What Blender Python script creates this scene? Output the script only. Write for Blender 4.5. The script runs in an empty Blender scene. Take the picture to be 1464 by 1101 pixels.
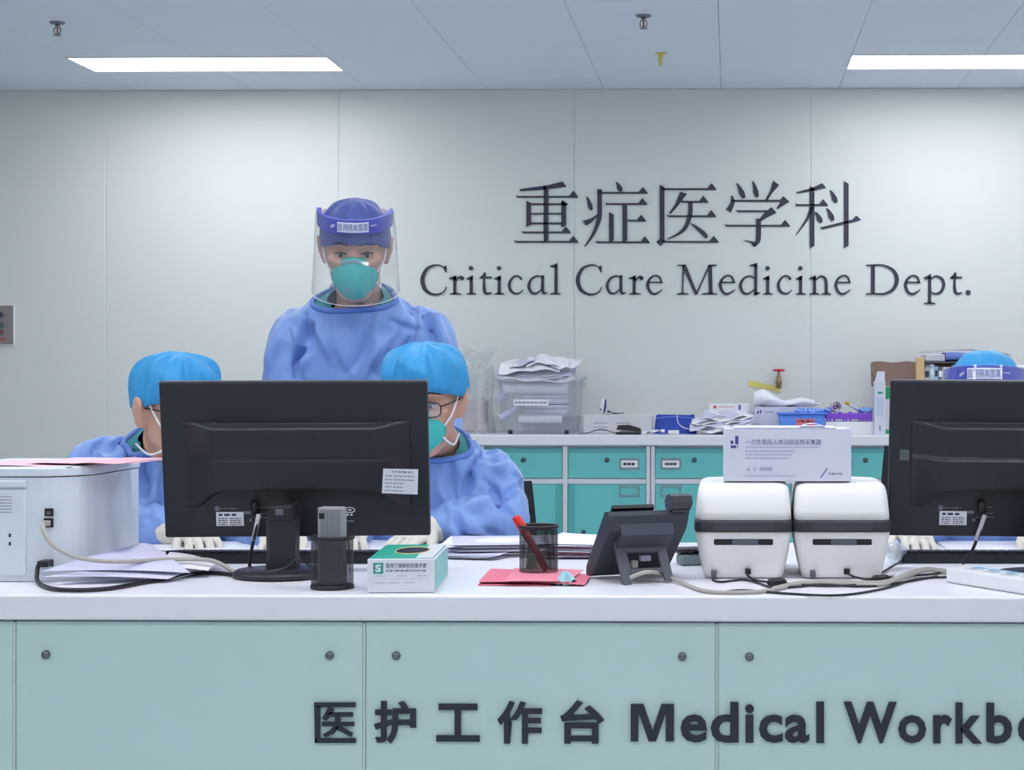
import bpy, bmesh, math, random
import numpy as np
from mathutils import Vector, Matrix, noise

# ------------------------------------------------------------------ camera
sc = bpy.context.scene
COL = sc.collection
F, PX, PY, CH, YAW = 2450.0, 1002.0, 533.0, 1.178, 0.0175
cd = bpy.data.cameras.new('camera'); cam = bpy.data.objects.new('camera', cd); COL.objects.link(cam)
cd.sensor_width = 36; cd.lens = F / 1464 * 36
cd.shift_x = -(PX - 732) / 1464; cd.shift_y = -(550.5 - PY) / 1464
cd.clip_start = .05; cd.clip_end = 60
cam.location = (0, 0, CH); cam.rotation_euler = (math.pi / 2, 0, YAW)
sc.camera = cam
# ------------------------------------------------------------------ world, exposure
w = bpy.data.worlds.new('world'); sc.world = w; w.use_nodes = True
w.node_tree.nodes['Background'].inputs[0].default_value = (.75, .85, 1, 1)
w.node_tree.nodes['Background'].inputs[1].default_value = .3
sc.view_settings.view_transform = 'Standard'; sc.view_settings.look = 'None'
sc.view_settings.gamma = 1; sc.view_settings.use_curve_mapping = False
sc.view_settings.exposure = 0.22
PANEL_STRENGTH = 11.0
# ceiling light grid (the first two are in view, the rest are unseen, added as fill light)
LIGHTS = [(-2.45, 7.99), (1.15, 7.99), (4.75, 7.99)] + [(x, y) for x in (-2.45, -.65, 1.15, 2.95, 4.75) for y in (5.59, 3.19, .79, -1.61) if y > 2 and x not in (2.95, 4.75) or x in (-2.45, 1.15, 4.75) or (x == -.65 and y < 2)]
CEIL = 2.628; WALLY = 8.75; DESK = .78; DF = 3.052; DB = 4.02

# ------------------------------------------------------------------ pixel helpers (1464 x 1101 frame)
_d = Vector((-math.sin(YAW), math.cos(YAW), 0)); _r = Vector((math.cos(YAW), math.sin(YAW), 0))
def ray(px, py): return _d + _r * ((px - PX) / F) + Vector((0, 0, (PY - py) / F))
def at(px, py, y):
    v = ray(px, py); return Vector((0, 0, CH)) + v * (y / v.y)
def onz(px, py, z):
    v = ray(px, py); return Vector((0, 0, CH)) + v * ((z - CH) / v.z)
def project(P):                                   # numpy n x 3 world -> pixels
    P = np.asarray(P); q = P - np.array([0, 0, CH])
    dep = q @ np.array(_d); lat = q @ np.array(_r)
    return PX + F * lat / dep, PY - F * q[:, 2] / dep

# ------------------------------------------------------------------ materials
MATS = {}
def srgb(r, g, b):
    f = lambda c: (c / 255 / 12.92) if c / 255 <= .04045 else ((c / 255 + .055) / 1.055) ** 2.4
    return (f(r), f(g), f(b))
def mat(name, rgb, rough=.5, metal=0, var=0, scale=6, bump=0, bscale=60, trans=0, alpha=1, sss=0, coat=0, emit=0, spec=.5, stretch=None, ior=1.45, sheen=0):
    if name in MATS: return MATS[name]
    m = bpy.data.materials.new(name); m.use_nodes = True; MATS[name] = m
    n = m.node_tree.nodes; l = m.node_tree.links; b = n['Principled BSDF']
    c = (*srgb(*rgb), 1)
    b.inputs['Base Color'].default_value = c
    b.inputs['Roughness'].default_value = rough; b.inputs['Metallic'].default_value = metal
    b.inputs['Transmission Weight'].default_value = trans; b.inputs['Alpha'].default_value = alpha
    b.inputs['Coat Weight'].default_value = coat; b.inputs['IOR'].default_value = ior
    b.inputs['Specular IOR Level'].default_value = spec
    b.inputs['Sheen Weight'].default_value = sheen
    if sss: b.inputs['Subsurface Weight'].default_value = sss; b.inputs['Subsurface Scale'].default_value = .01
    if emit:
        b.inputs['Emission Color'].default_value = c; b.inputs['Emission Strength'].default_value = emit
    if var or bump:
        tc = n.new('ShaderNodeTexCoord'); mp = n.new('ShaderNodeMapping'); l.new(tc.outputs['Object'], mp.inputs[0])
        if stretch: mp.inputs['Scale'].default_value = stretch
    if var:
        t = n.new('ShaderNodeTexNoise'); t.inputs['Scale'].default_value = scale; t.inputs['Detail'].default_value = 4
        l.new(mp.outputs[0], t.inputs['Vector'])
        mx = n.new('ShaderNodeMix'); mx.data_type = 'RGBA'
        mx.inputs['A'].default_value = (*[v * (1 - var) for v in c[:3]], 1)
        mx.inputs['B'].default_value = (*[min(1, v * (1 + var)) for v in c[:3]], 1)
        l.new(t.outputs['Fac'], mx.inputs['Factor']); l.new(mx.outputs['Result'], b.inputs['Base Color'])
    if bump:
        t2 = n.new('ShaderNodeTexNoise'); t2.inputs['Scale'].default_value = bscale; t2.inputs['Detail'].default_value = 3
        l.new(mp.outputs[0], t2.inputs['Vector'])
        bp = n.new('ShaderNodeBump'); bp.inputs['Strength'].default_value = bump; bp.inputs['Distance'].default_value = .01
        l.new(t2.outputs['Fac'], bp.inputs['Height']); l.new(bp.outputs[0], b.inputs['Normal'])
    return m
def clear_mat(name, tint, cloud, gloss, rough=.08):
    """thin clear plastic: see-through + a little haze + fresnel gloss"""
    m = bpy.data.materials.new(name); m.use_nodes = True; MATS[name] = m
    n = m.node_tree.nodes; l = m.node_tree.links; n.remove(n['Principled BSDF']); out = n['Material Output']
    tr = n.new('ShaderNodeBsdfTransparent'); tr.inputs[0].default_value = (*tint, 1)
    df = n.new('ShaderNodeBsdfDiffuse'); df.inputs[0].default_value = (.8, .82, .86, 1)
    tl = n.new('ShaderNodeBsdfTranslucent'); tl.inputs[0].default_value = (.8, .82, .86, 1)
    gl = n.new('ShaderNodeBsdfGlossy'); gl.inputs['Roughness'].default_value = rough
    ad = n.new('ShaderNodeMixShader'); ad.inputs[0].default_value = .5; l.new(df.outputs[0], ad.inputs[1]); l.new(tl.outputs[0], ad.inputs[2])
    tx = n.new('ShaderNodeTexNoise'); tx.inputs['Scale'].default_value = 12
    tc = n.new('ShaderNodeTexCoord'); l.new(tc.outputs['Object'], tx.inputs['Vector'])
    mr = n.new('ShaderNodeMapRange'); mr.inputs['From Min'].default_value = .35; mr.inputs['From Max'].default_value = .7
    mr.inputs['To Min'].default_value = cloud * .4; mr.inputs['To Max'].default_value = cloud * 1.6
    l.new(tx.outputs['Fac'], mr.inputs['Value'])
    m1 = n.new('ShaderNodeMixShader'); l.new(mr.outputs[0], m1.inputs[0]); l.new(tr.outputs[0], m1.inputs[1]); l.new(ad.outputs[0], m1.inputs[2])
    fr = n.new('ShaderNodeLayerWeight'); fr.inputs[0].default_value = .5
    pw = n.new('ShaderNodeMath'); pw.operation = 'POWER'; pw.inputs[1].default_value = 3; l.new(fr.outputs['Facing'], pw.inputs[0])
    mu = n.new('ShaderNodeMath'); mu.operation = 'MULTIPLY_ADD'; mu.inputs[1].default_value = gloss * .6; mu.inputs[2].default_value = gloss * .06; l.new(pw.outputs[0], mu.inputs[0])
    m2 = n.new('ShaderNodeMixShader'); l.new(mu.outputs[0], m2.inputs[0]); l.new(m1.outputs[0], m2.inputs[1]); l.new(gl.outputs[0], m2.inputs[2])
    l.new(m2.outputs[0], out.inputs[0])
    return m

# ------------------------------------------------------------------ mesh builder
class MB:
    def __init__(s): s.v = []; s.f = []; s.sm = []
    def add(s, verts, faces, smooth=False):
        o = len(s.v); s.v += [Vector(p) for p in verts]
        s.f += [tuple(i + o for i in f) for f in faces]; s.sm += [smooth] * len(faces); return s
    def addbm(s, bm, smooth=False):
        bm.verts.ensure_lookup_table(); bm.verts.index_update()
        s.add([v.co.copy() for v in bm.verts], [tuple(v.index for v in f.verts) for f in bm.faces], smooth); bm.free(); return s
    def box(s, x0, x1, y0, y1, z0, z1, bev=0, seg=2, M=None):
        bm = bmesh.new(); bmesh.ops.create_cube(bm, size=1)
        for v in bm.verts: v.co = Vector(((x0 + x1) / 2 + v.co.x * (x1 - x0), (y0 + y1) / 2 + v.co.y * (y1 - y0), (z0 + z1) / 2 + v.co.z * (z1 - z0)))
        if bev: bmesh.ops.bevel(bm, geom=bm.edges[:], offset=bev, segments=seg, affect='EDGES', profile=.5)
        if M:
            for v in bm.verts: v.co = M @ v.co
        return s.addbm(bm)
    def rings(s, R, cap0=True, cap1=True, closed=True, smooth=True):
        n = len(R[0]); V = [p for r in R for p in r]; Fc = []
        for i in range(len(R) - 1):
            for j in range(n if closed else n - 1):
                k = (j + 1) % n; Fc.append((i * n + j, i * n + k, (i + 1) * n + k, (i + 1) * n + j))
        if cap0: Fc.append(tuple(range(n - 1, -1, -1)))
        if cap1: Fc.append(tuple(range((len(R) - 1) * n, len(R) * n)))
        return s.add(V, Fc, smooth)
    def tube(s, pts, rad, n=8, sub=0, caps=True, ball=False, flat=1):
        pts = [Vector(p) for p in pts]; rad = list(rad) if hasattr(rad, '__len__') else [rad] * len(pts)
        if sub: pts, rad = spline(pts, rad, sub)
        if ball:
            t0 = (pts[0] - pts[1]).normalized(); t1 = (pts[-1] - pts[-2]).normalized(); r0, r1 = rad[0], rad[-1]
            a = [(pts[0] + t0 * r0 * math.sin(q), r0 * math.cos(q)) for q in (1.45, 1.0, .5)]
            b = [(pts[-1] + t1 * r1 * math.sin(q), r1 * math.cos(q)) for q in (.5, 1.0, 1.45)]
            pts = [p for p, _ in a] + pts + [p for p, _ in b]; rad = [q for _, q in a] + rad + [q for _, q in b]
        R = []; up = None
        for i, p in enumerate(pts):
            t = (pts[min(i + 1, len(pts) - 1)] - pts[max(i - 1, 0)]).normalized()
            if up is None: up = t.orthogonal().normalized() if abs(t.z) > .95 else (Vector((0, 0, 1)) - t * t.z).normalized()
            up = (up - t * up.dot(t)).normalized(); sd = t.cross(up)
            R.append([p + sd * (rad[i] * math.cos(2 * math.pi * k / n)) + up * (rad[i] * flat * math.sin(2 * math.pi * k / n)) for k in range(n)])
        return s.rings(R, caps, caps)
    def lathe(s, prof, n=24, M=None, cap=True):
        R = [[Vector((r * math.cos(2 * math.pi * k / n), r * math.sin(2 * math.pi * k / n), z)) for k in range(n)] for r, z in prof]
        if M: R = [[M @ p for p in r] for r in R]
        return s.rings(R, cap, cap)
    def prism(s, poly, O, U, V, N):                 # polygon (u,v) extruded along vector N
        O, U, V, N = map(Vector, (O, U, V, N)); n = len(poly)
        a = sum(poly[i][0] * poly[(i + 1) % n][1] - poly[(i + 1) % n][0] * poly[i][1] for i in range(n))
        if (U.cross(V).dot(N) > 0) != (a > 0): poly = poly[::-1]
        A = [O + U * u + V * v for u, v in poly]; B = [p + N for p in A]
        return s.add(A + B, [tuple(range(n - 1, -1, -1)), tuple(range(n, 2 * n))] + [(i, (i + 1) % n, n + (i + 1) % n, n + i) for i in range(n)])
    def surf(s, fn, nu, nv, closed=False, thick=0):
        G = [[Vector(fn(i / (nu if closed else nu - 1), j / (nv - 1))) for i in range(nu)] for j in range(nv)]
        if not thick: return s.rings(G, False, False, closed)
        # shell: offset copy along approximate normals
        N = []
        for j in range(nv):
            row = []
            for i in range(nu):
                i0, i1 = ((i - 1) % nu, (i + 1) % nu) if closed else (max(i - 1, 0), min(i + 1, nu - 1))
                du = G[j][i1] - G[j][i0]; dv = G[min(j + 1, nv - 1)][i] - G[max(j - 1, 0)][i]
                nn = du.cross(dv); row.append(nn.normalized() if nn.length > 1e-12 else Vector((0, 0, 1)))
            N.append(row)
        H = [[G[j][i] - N[j][i] * thick for i in range(nu)] for j in range(nv)]
        s.rings(G, False, False, closed); s.rings([r[::-1] for r in H], False, False, closed)
        e = lambda a, b: s.rings([a, b], False, False, closed)
        e(H[0], G[0]); e(G[-1], H[-1])
        if not closed:
            e([r[0] for r in G], [r[0] for r in H]); e([r[-1] for r in H], [r[-1] for r in G])
        return s
    def xf(s, M): s.v = [M @ p for p in s.v]; return s
    def mesh(s, name):
        me = bpy.data.meshes.new(name); me.from_pydata([tuple(p) for p in s.v], [], s.f)
        me.polygons.foreach_set('use_smooth', s.sm); me.update(); return me
    def build(s, name, m, parent=None, world=True, **tags):
        if parent is not None and world: s.xf(rootM(parent).inverted())
        return link(s.mesh(name), name, m, parent, **tags)
def spline(pts, rad, sub):
    P, R = [], []
    for i in range(len(pts) - 1):
        p0, p1, p2, p3 = pts[max(i - 1, 0)], pts[i], pts[i + 1], pts[min(i + 2, len(pts) - 1)]
        for k in range(sub):
            t = k / sub
            P.append(.5 * ((2 * p1) + (p2 - p0) * t + (2 * p0 - 5 * p1 + 4 * p2 - p3) * t * t + (3 * p1 - p0 - 3 * p2 + p3) * t ** 3))
            R.append(rad[i] * (1 - t) + rad[i + 1] * t)
    return P + [pts[-1]], R + [rad[-1]]
ROOTM = {}
def rootM(o):
    while o.parent: o = o.parent
    return ROOTM.get(o.name, Matrix())
def tag(o, label=None, cat=None, group=None, kind=None):
    if label: o['label'] = label
    if cat: o['category'] = cat
    if group: o['group'] = group
    if kind: o['kind'] = kind
    return o
def link(me, name, m, parent=None, **tags):
    o = bpy.data.objects.new(name, me); COL.objects.link(o)
    if m is not None and not me.materials: me.materials.append(m)
    if parent is not None: o.parent = parent
    return tag(o, **tags)
def thing(name, label, cat, loc=(0, 0, 0), rz=0, group=None, kind=None):
    o = bpy.data.objects.new(name, None); COL.objects.link(o); o.empty_display_size = .05
    o.location = loc; o.rotation_euler = (0, 0, rz)
    ROOTM[o.name] = Matrix.Translation(loc) @ Matrix.Rotation(rz, 4, 'Z')
    return tag(o, label, cat, group, kind)
# ------------------------------------------------------------------ lettering
_tc = {}
def glyphs(s, bold=0, res=3):
    k = (s, bold, res)
    if k not in _tc:
        c = bpy.data.curves.new('t', 'FONT'); c.body = s; c.offset = bold; c.resolution_u = res
        o = bpy.data.objects.new('t', c); m = o.to_mesh()
        _tc[k] = ([v.co.copy() for v in m.vertices], [tuple(p.vertices) for p in m.polygons])
        o.to_mesh_clear(); bpy.data.objects.remove(o); bpy.data.curves.remove(c)
    return _tc[k]
def text(s, O, U, V, rect, bold=0, res=3, n=None):
    """flat lettering filling rect (u0,u1,v0,v1) of the plane O + U*u + V*v, lifted by n"""
    vs, fs = glyphs(s, bold, res); O, U, V = Vector(O), Vector(U), Vector(V)
    x0 = min(p.x for p in vs); x1 = max(p.x for p in vs); y0 = min(p.y for p in vs); y1 = max(p.y for p in vs)
    u0, u1, v0, v1 = rect; q = []
    for p in vs:
        q.append(O + U * (u0 + (p.x - x0) / (x1 - x0) * (u1 - u0)) + V * (v0 + (p.y - y0) / max(y1 - y0, 1e-6) * (v1 - v0)))
    mb = MB()
    if n is None: return mb.add(q, fs)
    n = Vector(n); k = len(q); mb.add(q + [p + n for p in q], [f[::-1] for f in fs] + [tuple(i + k for i in f) for f in fs])
    ed = {}
    for f in fs:
        for i in range(len(f)):
            a, b = f[i], f[(i + 1) % len(f)]
            ed[(a, b)] = 1
    sides = [(a, b, b + k, a + k) for a, b in ed if (b, a) not in ed]
    mb.f += sides; mb.sm += [False] * len(sides)
    return mb
def stroke(pts, wid, sub=6):
    """variable-width pen stroke -> polygon in 2-D"""
    P, R = spline([Vector((x, y, 0)) for x, y in pts], wid, sub) if sub > 1 else ([Vector((x, y, 0)) for x, y in pts], wid)
    L, Rr = [], []
    for i, p in enumerate(P):
        t = (P[min(i + 1, len(P) - 1)] - P[max(i - 1, 0)]).normalized(); nn = Vector((-t.y, t.x, 0)) * R[i] / 2
        L.append(p + nn); Rr.append(p - nn)
    return L, Rr
def ink(mb, items, conv, N):
    """items: ('s', pts, widths[, sub]) strokes, ('p', poly) polygons, ('c', x, y, r) dots"""
    N = Vector(N)
    for it in items:
        if it[0] == 's':
            L, R = stroke(it[1], it[2], it[3] if len(it) > 3 else 6)
            A = [conv(p.x, p.y) for p in L]; B = [conv(p.x, p.y) for p in R]; n = len(A)
            ring = [[A[i], B[i], B[i] + N, A[i] + N] for i in range(n)]
            mb.rings(ring, True, True, True, False)
        else:
            if it[0] == 'c': poly = [(it[1] + it[3] * math.cos(a * math.pi / 8), it[2] + it[3] * math.sin(a * math.pi / 8)) for a in range(16)]
            else: poly = it[1]
            A = [conv(x, y) for x, y in poly]; n = len(A)
            mb.add(A + [p + N for p in A], [tuple(range(n)), tuple(range(2 * n - 1, n - 1, -1))] + [(i, (i + 1) % n, n + (i + 1) % n, n + i) for i in range(n)])

# ------------------------------------------------------------------ palette
WHITE = mat('white_plastic', (236, 237, 240), .4, bump=.03, bscale=400)
LAM = mat('white_laminate', (232, 232, 240), .35, var=.02, scale=3)
PAPER = mat('paper', (238, 238, 246), .8)
PAPERV = mat('paper_lilac', (208, 208, 232), .8)
PINK = mat('pink_paper', (224, 120, 142), .8)
PALEPINK = mat('pale_pink_paper', (238, 196, 208), .8)
BLACK = mat('black_plastic', (36, 37, 46), .45, bump=.05, bscale=300)
DARKP = mat('dark_plastic', (28, 29, 36), .4)
INK = mat('dark_ink', (52, 52, 66), .6)
GREYINK = mat('grey_ink', (140, 142, 160), .7)
PURPINK = mat('purple_ink', (86, 74, 140), .6)
PALEPURP = mat('pale_purple_ink', (176, 173, 206), .7)
STEEL = mat('steel', (150, 150, 156), .3, metal=1)
TEAL = mat('teal_lacquer', (108, 196, 196), .4, var=.03, scale=4)
GREYP = mat('grey_plastic', (92, 95, 106), .5)
CABLEG = mat('beige_cable', (176, 172, 166), .5)
GREENP = mat('green_print', (40, 160, 140), .6)
# ================================================================== the room
WALLM = mat('wall_panel', (222, 226, 224), .42, var=.012, scale=2)
CEILM = mat('ceiling_paint', (224, 231, 243), .7, var=.02, scale=3)
FLOORM = mat('vinyl_floor', (196, 204, 206), .35, var=.05, scale=2)
X0, X1, Y0 = -5.2, 6.2, -3.2
def struct(mb, name, m, **k): return mb.build(name, m, kind='structure', **k)
struct(MB().box(X0, X1, Y0, WALLY + .1, -.1, 0), 'floor', FLOORM)
wb = struct(MB().box(X0, X1, WALLY + .004, WALLY + .1, 0, CEIL + .1), 'wall_back', mat('joint_strip', (226, 230, 232), .5))
struct(MB().box(X0 - .1, X0, Y0, WALLY + .1, 0, CEIL + .1), 'wall_left', WALLM)
struct(MB().box(X1, X1 + .1, Y0, WALLY + .1, 0, CEIL + .1), 'wall_right', WALLM)
struct(MB().box(X0, X1, Y0 - .1, Y0, 0, CEIL + .1), 'wall_front', WALLM)
j0 = at(485, 400, WALLY).x
xs = [X0] + [j0 + 1.206 * k for k in range(-3, 6) if X0 < j0 + 1.206 * k < X1] + [X1]
for a, b in zip(xs, xs[1:]):
    MB().box(a + .004, b - .004, WALLY, WALLY + .02, 0, CEIL, .0015, 1).build('wall_panel', WALLM, wb)
ce = struct(MB().box(X0, X1, Y0, WALLY + .1, CEIL + .012, CEIL + .1), 'ceiling', mat('ceiling_gap', (176, 184, 198), .8))
tile = None
lx = [round(X0, 3)] + [-.05 + .6 * k for k in range(-8, 11)] + [X1]
ly = [Y0, .26, 2.66, 5.06, 6.26, 7.46, WALLY]
for a, b in zip(lx, lx[1:]):
    if b - a < .02: continue
    for c, d in zip(ly, ly[1:]):
        MB().box(a + .0008, b - .0008, c + .0008, d - .0008, CEIL, CEIL + .012, .001, 1).build('ceiling_tile', CEILM, ce)
# light panels
EM = mat('light_diffuser', (250, 251, 255), .5, emit=PANEL_STRENGTH)
for i, (x, y) in enumerate(LIGHTS):
    lab = {0: 'long bright ceiling light panel above the standing person', 1: 'long bright ceiling light panel cut by the right edge of the photo'}.get(i, 'unseen ceiling light panel added as fill light for the hall')
    t = thing('ceiling_light', lab, 'ceiling light', (x, y, CEIL), 0, 'ceiling light panels')
    fr = MB()
    for (a, b, c, d) in ((-.605, .605, -.178, -.17), (-.605, .605, .17, .178), (-.605, -.595, -.17, .17), (.595, .605, -.17, .17)):
        fr.box(a, b, c, d, -.006, -.0005)
    fr.build('frame', WHITE, t, False)
    MB().box(-.595, .595, -.17, .17, -.004, -.0005).build('diffuser', EM, t, False)
# baseboard hidden by furniture is left plain; sprinklers
def sprinkler(px, py, lab):
    p = onz(px, py, CEIL)
    t = thing('sprinkler', lab, 'sprinkler', p, 0, 'ceiling sprinklers')
    MB().lathe([(.030, -.0003), (.032, -.003), (.024, -.008), (.010, -.009)], 20).build('escutcheon', mat('dull_metal', (130, 134, 142), .4, metal=.7), t, False)
    MB().lathe([(.009, -.008), (.009, -.02), (.006, -.024)], 12).build('body', STEEL, t, False)
    fr = MB()
    for s in (-1, 1): fr.tube([(s * .007, 0, -.018), (s * .014, 0, -.03), (s * .012, 0, -.044), (0, 0, -.052)], .0028, 6, 3)
    fr.build('frame_arm', STEEL, t, False)
    MB().tube([(0, 0, -.022), (0, 0, -.05)], .003, 8).build('glass_bulb', mat('red_bulb', (200, 40, 50), .2), t, False)
    MB().lathe([(.004, -.052), (.017, -.053), (.017, -.055), (.004, -.056)], 16).build('deflector', STEEL, t, False)
sprinkler(82, 32, 'small chrome sprinkler head on the ceiling above the left light panel')
sprinkler(920, 22, 'small chrome sprinkler head on the ceiling near the yellow tape')
YT = mat('yellow_tape', (228, 218, 128), .6, var=.12, scale=30)
p = onz(945, 76, CEIL)
mb = MB()
mb.surf(lambda u, v: p + Vector(((u - .5) * .05, .0, -.0015 - .002 * math.sin(u * 9))) + Vector((0, (v - .5) * .045, 0)), 6, 4, thick=.0008)
mb.surf(lambda u, v: p + Vector(((u - .5) * .03 * (1 - .7 * v) - .002, -.01 + .004 * math.sin(v * 5), -.001 - v * .062)), 4, 8, thick=.0008)
mb.build('tape_scrap', YT, label='torn yellow tape hanging from the ceiling beside the sprinkler', cat='tape')

# ================================================================== wall lettering
LETM = mat('wall_letter', (58, 58, 74), .5)
def zc(px, py): return at(px, py, WALLY - .0005)
S1 = 1464 / 520
def conv1(x, y): return zc(720 + x / S1, 240 + y / S1)
def Hs(x0, y, x1, t=7, sz=1):
    return [('p', [(x0, y - t / 2 - 3), (x0 + 10, y - t / 2), (x1 - 36 * sz, y - t / 2), (x1 - 19 * sz, y - 24 * sz), (x1, y - 1), (x1, y + t / 2), (x0 + 6, y + t / 2)])]
def Vs(x, y0, y1, w=19): return [('p', [(x - w / 2, y0 - 6), (x + w / 2, y0 + 4), (x + w / 2, y1 - 6), (x - w / 2, y1 + 2)])]
def dot(x0, y0, x1, y1, w=20): return [('s', [(x0, y0), ((x0 * 2 + x1) / 3 + 1, (y0 * 2 + y1) / 3 - 2), ((x0 + 2.2 * x1) / 3.2, (y0 + 2.2 * y1) / 3.2), (x1, y1)], [3, w * .6, w, w * .5], 4)]
CH5 = [
 [('p', [(65, 86), (180, 70), (238, 55), (253, 76), (170, 88), (66, 94)])] + Hs(48, 117, 300) + Vs(101, 138, 236) + Vs(242, 140, 238) +
 [('p', [(236, 130), (260, 146), (248, 156), (232, 150)]), ('p', [(108, 143), (240, 143), (240, 150), (108, 150)]), ('p', [(108, 182), (236, 182), (236, 188), (108, 188)]), ('p', [(108, 220), (236, 220), (236, 228), (108, 228)])] +
 Vs(171, 78, 300) + Hs(72, 260, 270) + Hs(42, 298, 300),
 dot(452, 58, 474, 94, 22) + Hs(380, 101, 580) + [('s', [(386, 86), (387, 150), (384, 205), (362, 265), (326, 318)], [19, 19, 18, 12, 3])] + dot(335, 117, 354, 170, 20) +
 [('p', [(319, 214), (350, 205), (380, 186), (381, 192), (352, 222), (332, 232)])] + Hs(408, 146, 578) + Vs(488, 150, 298) + Hs(496, 213, 573) + Vs(434, 184, 298) + Hs(370, 300, 588),
 Hs(634, 86, 856) + Vs(638, 74, 300) + Hs(634, 298, 865) + [('p', [(614, 299), (628, 288), (650, 294), (633, 315)])] +
 [('p', [(711, 96), (738, 105), (700, 155), (672, 186), (666, 183), (692, 145)])] + Hs(712, 137, 823) + Hs(656, 195, 855) +
 [('s', [(752, 138), (750, 190), (732, 240), (700, 268), (658, 287)], [18, 18, 16, 9, 2]), ('p', [(748, 220), (775, 232), (812, 258), (823, 274), (817, 284), (808, 280), (790, 262)])],
 dot(938, 62, 969, 122, 22) + dot(1002, 54, 1022, 118, 22) + [('p', [(1085, 52), (1109, 69), (1080, 104), (1062, 133), (1052, 131), (1072, 95)])] +
 [('s', [(919, 112), (922, 140), (905, 174)], [5, 16, 24])] + [('p', [(922, 129), (1112, 129), (1126, 114), (1151, 137), (1128, 150), (1103, 166), (1099, 162), (1114, 137), (922, 137)])] +
 [('p', [(935, 169), (945, 171), (1062, 171), (1078, 158), (1099, 181), (1060, 200), (1036, 216), (1024, 213), (1052, 178), (942, 179)])] +
 [('s', [(1026, 205), (1026, 270), (1022, 296), (1008, 316)], [20, 20, 20, 6])] + [('p', [(965, 290), (1012, 298), (1016, 312), (1006, 318), (996, 302)])] + Hs(890, 233, 1152),
 [('p', [(1178, 98), (1240, 82), (1282, 62), (1298, 80), (1240, 94), (1180, 104)])] + Hs(1173, 150, 1305) + Vs(1242, 80, 320, 18) + [('s', [(1240, 155), (1222, 205), (1176, 272)], [14, 11, 2])] +
 dot(1254, 178, 1280, 220, 21) + dot(1313, 90, 1340, 140, 22) + dot(1300, 163, 1327, 212, 22) +
 [('p', [(1274, 238), (1284, 238), (1404, 208), (1419, 192), (1439, 209), (1400, 220), (1284, 247)])] + Vs(1379, 60, 320, 19)]
sign = thing('wall_lettering', 'large dark Chinese serif characters on the white back wall', 'sign', zc(980, 350), 0)
for ch in CH5:
    mb = MB(); ink(mb, ch, conv1, (0, -.006, 0)); mb.build('character', LETM, sign)
def G(*a): return list(a)
base = lambda a, b, y=0: ('p', [(a, y), (b, y), (b, y + 4), ((a + b) / 2 + 8, y + 9), ((a + b) / 2 - 8, y + 9), (a, y + 4)])
flag = lambda x0, y0, x1, y1: ('p', [(x0, y0), (x1, y1), (x1, y1 - 26), (x1 - 16, y0 - 8), (x0, y0 - 5)])
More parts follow.
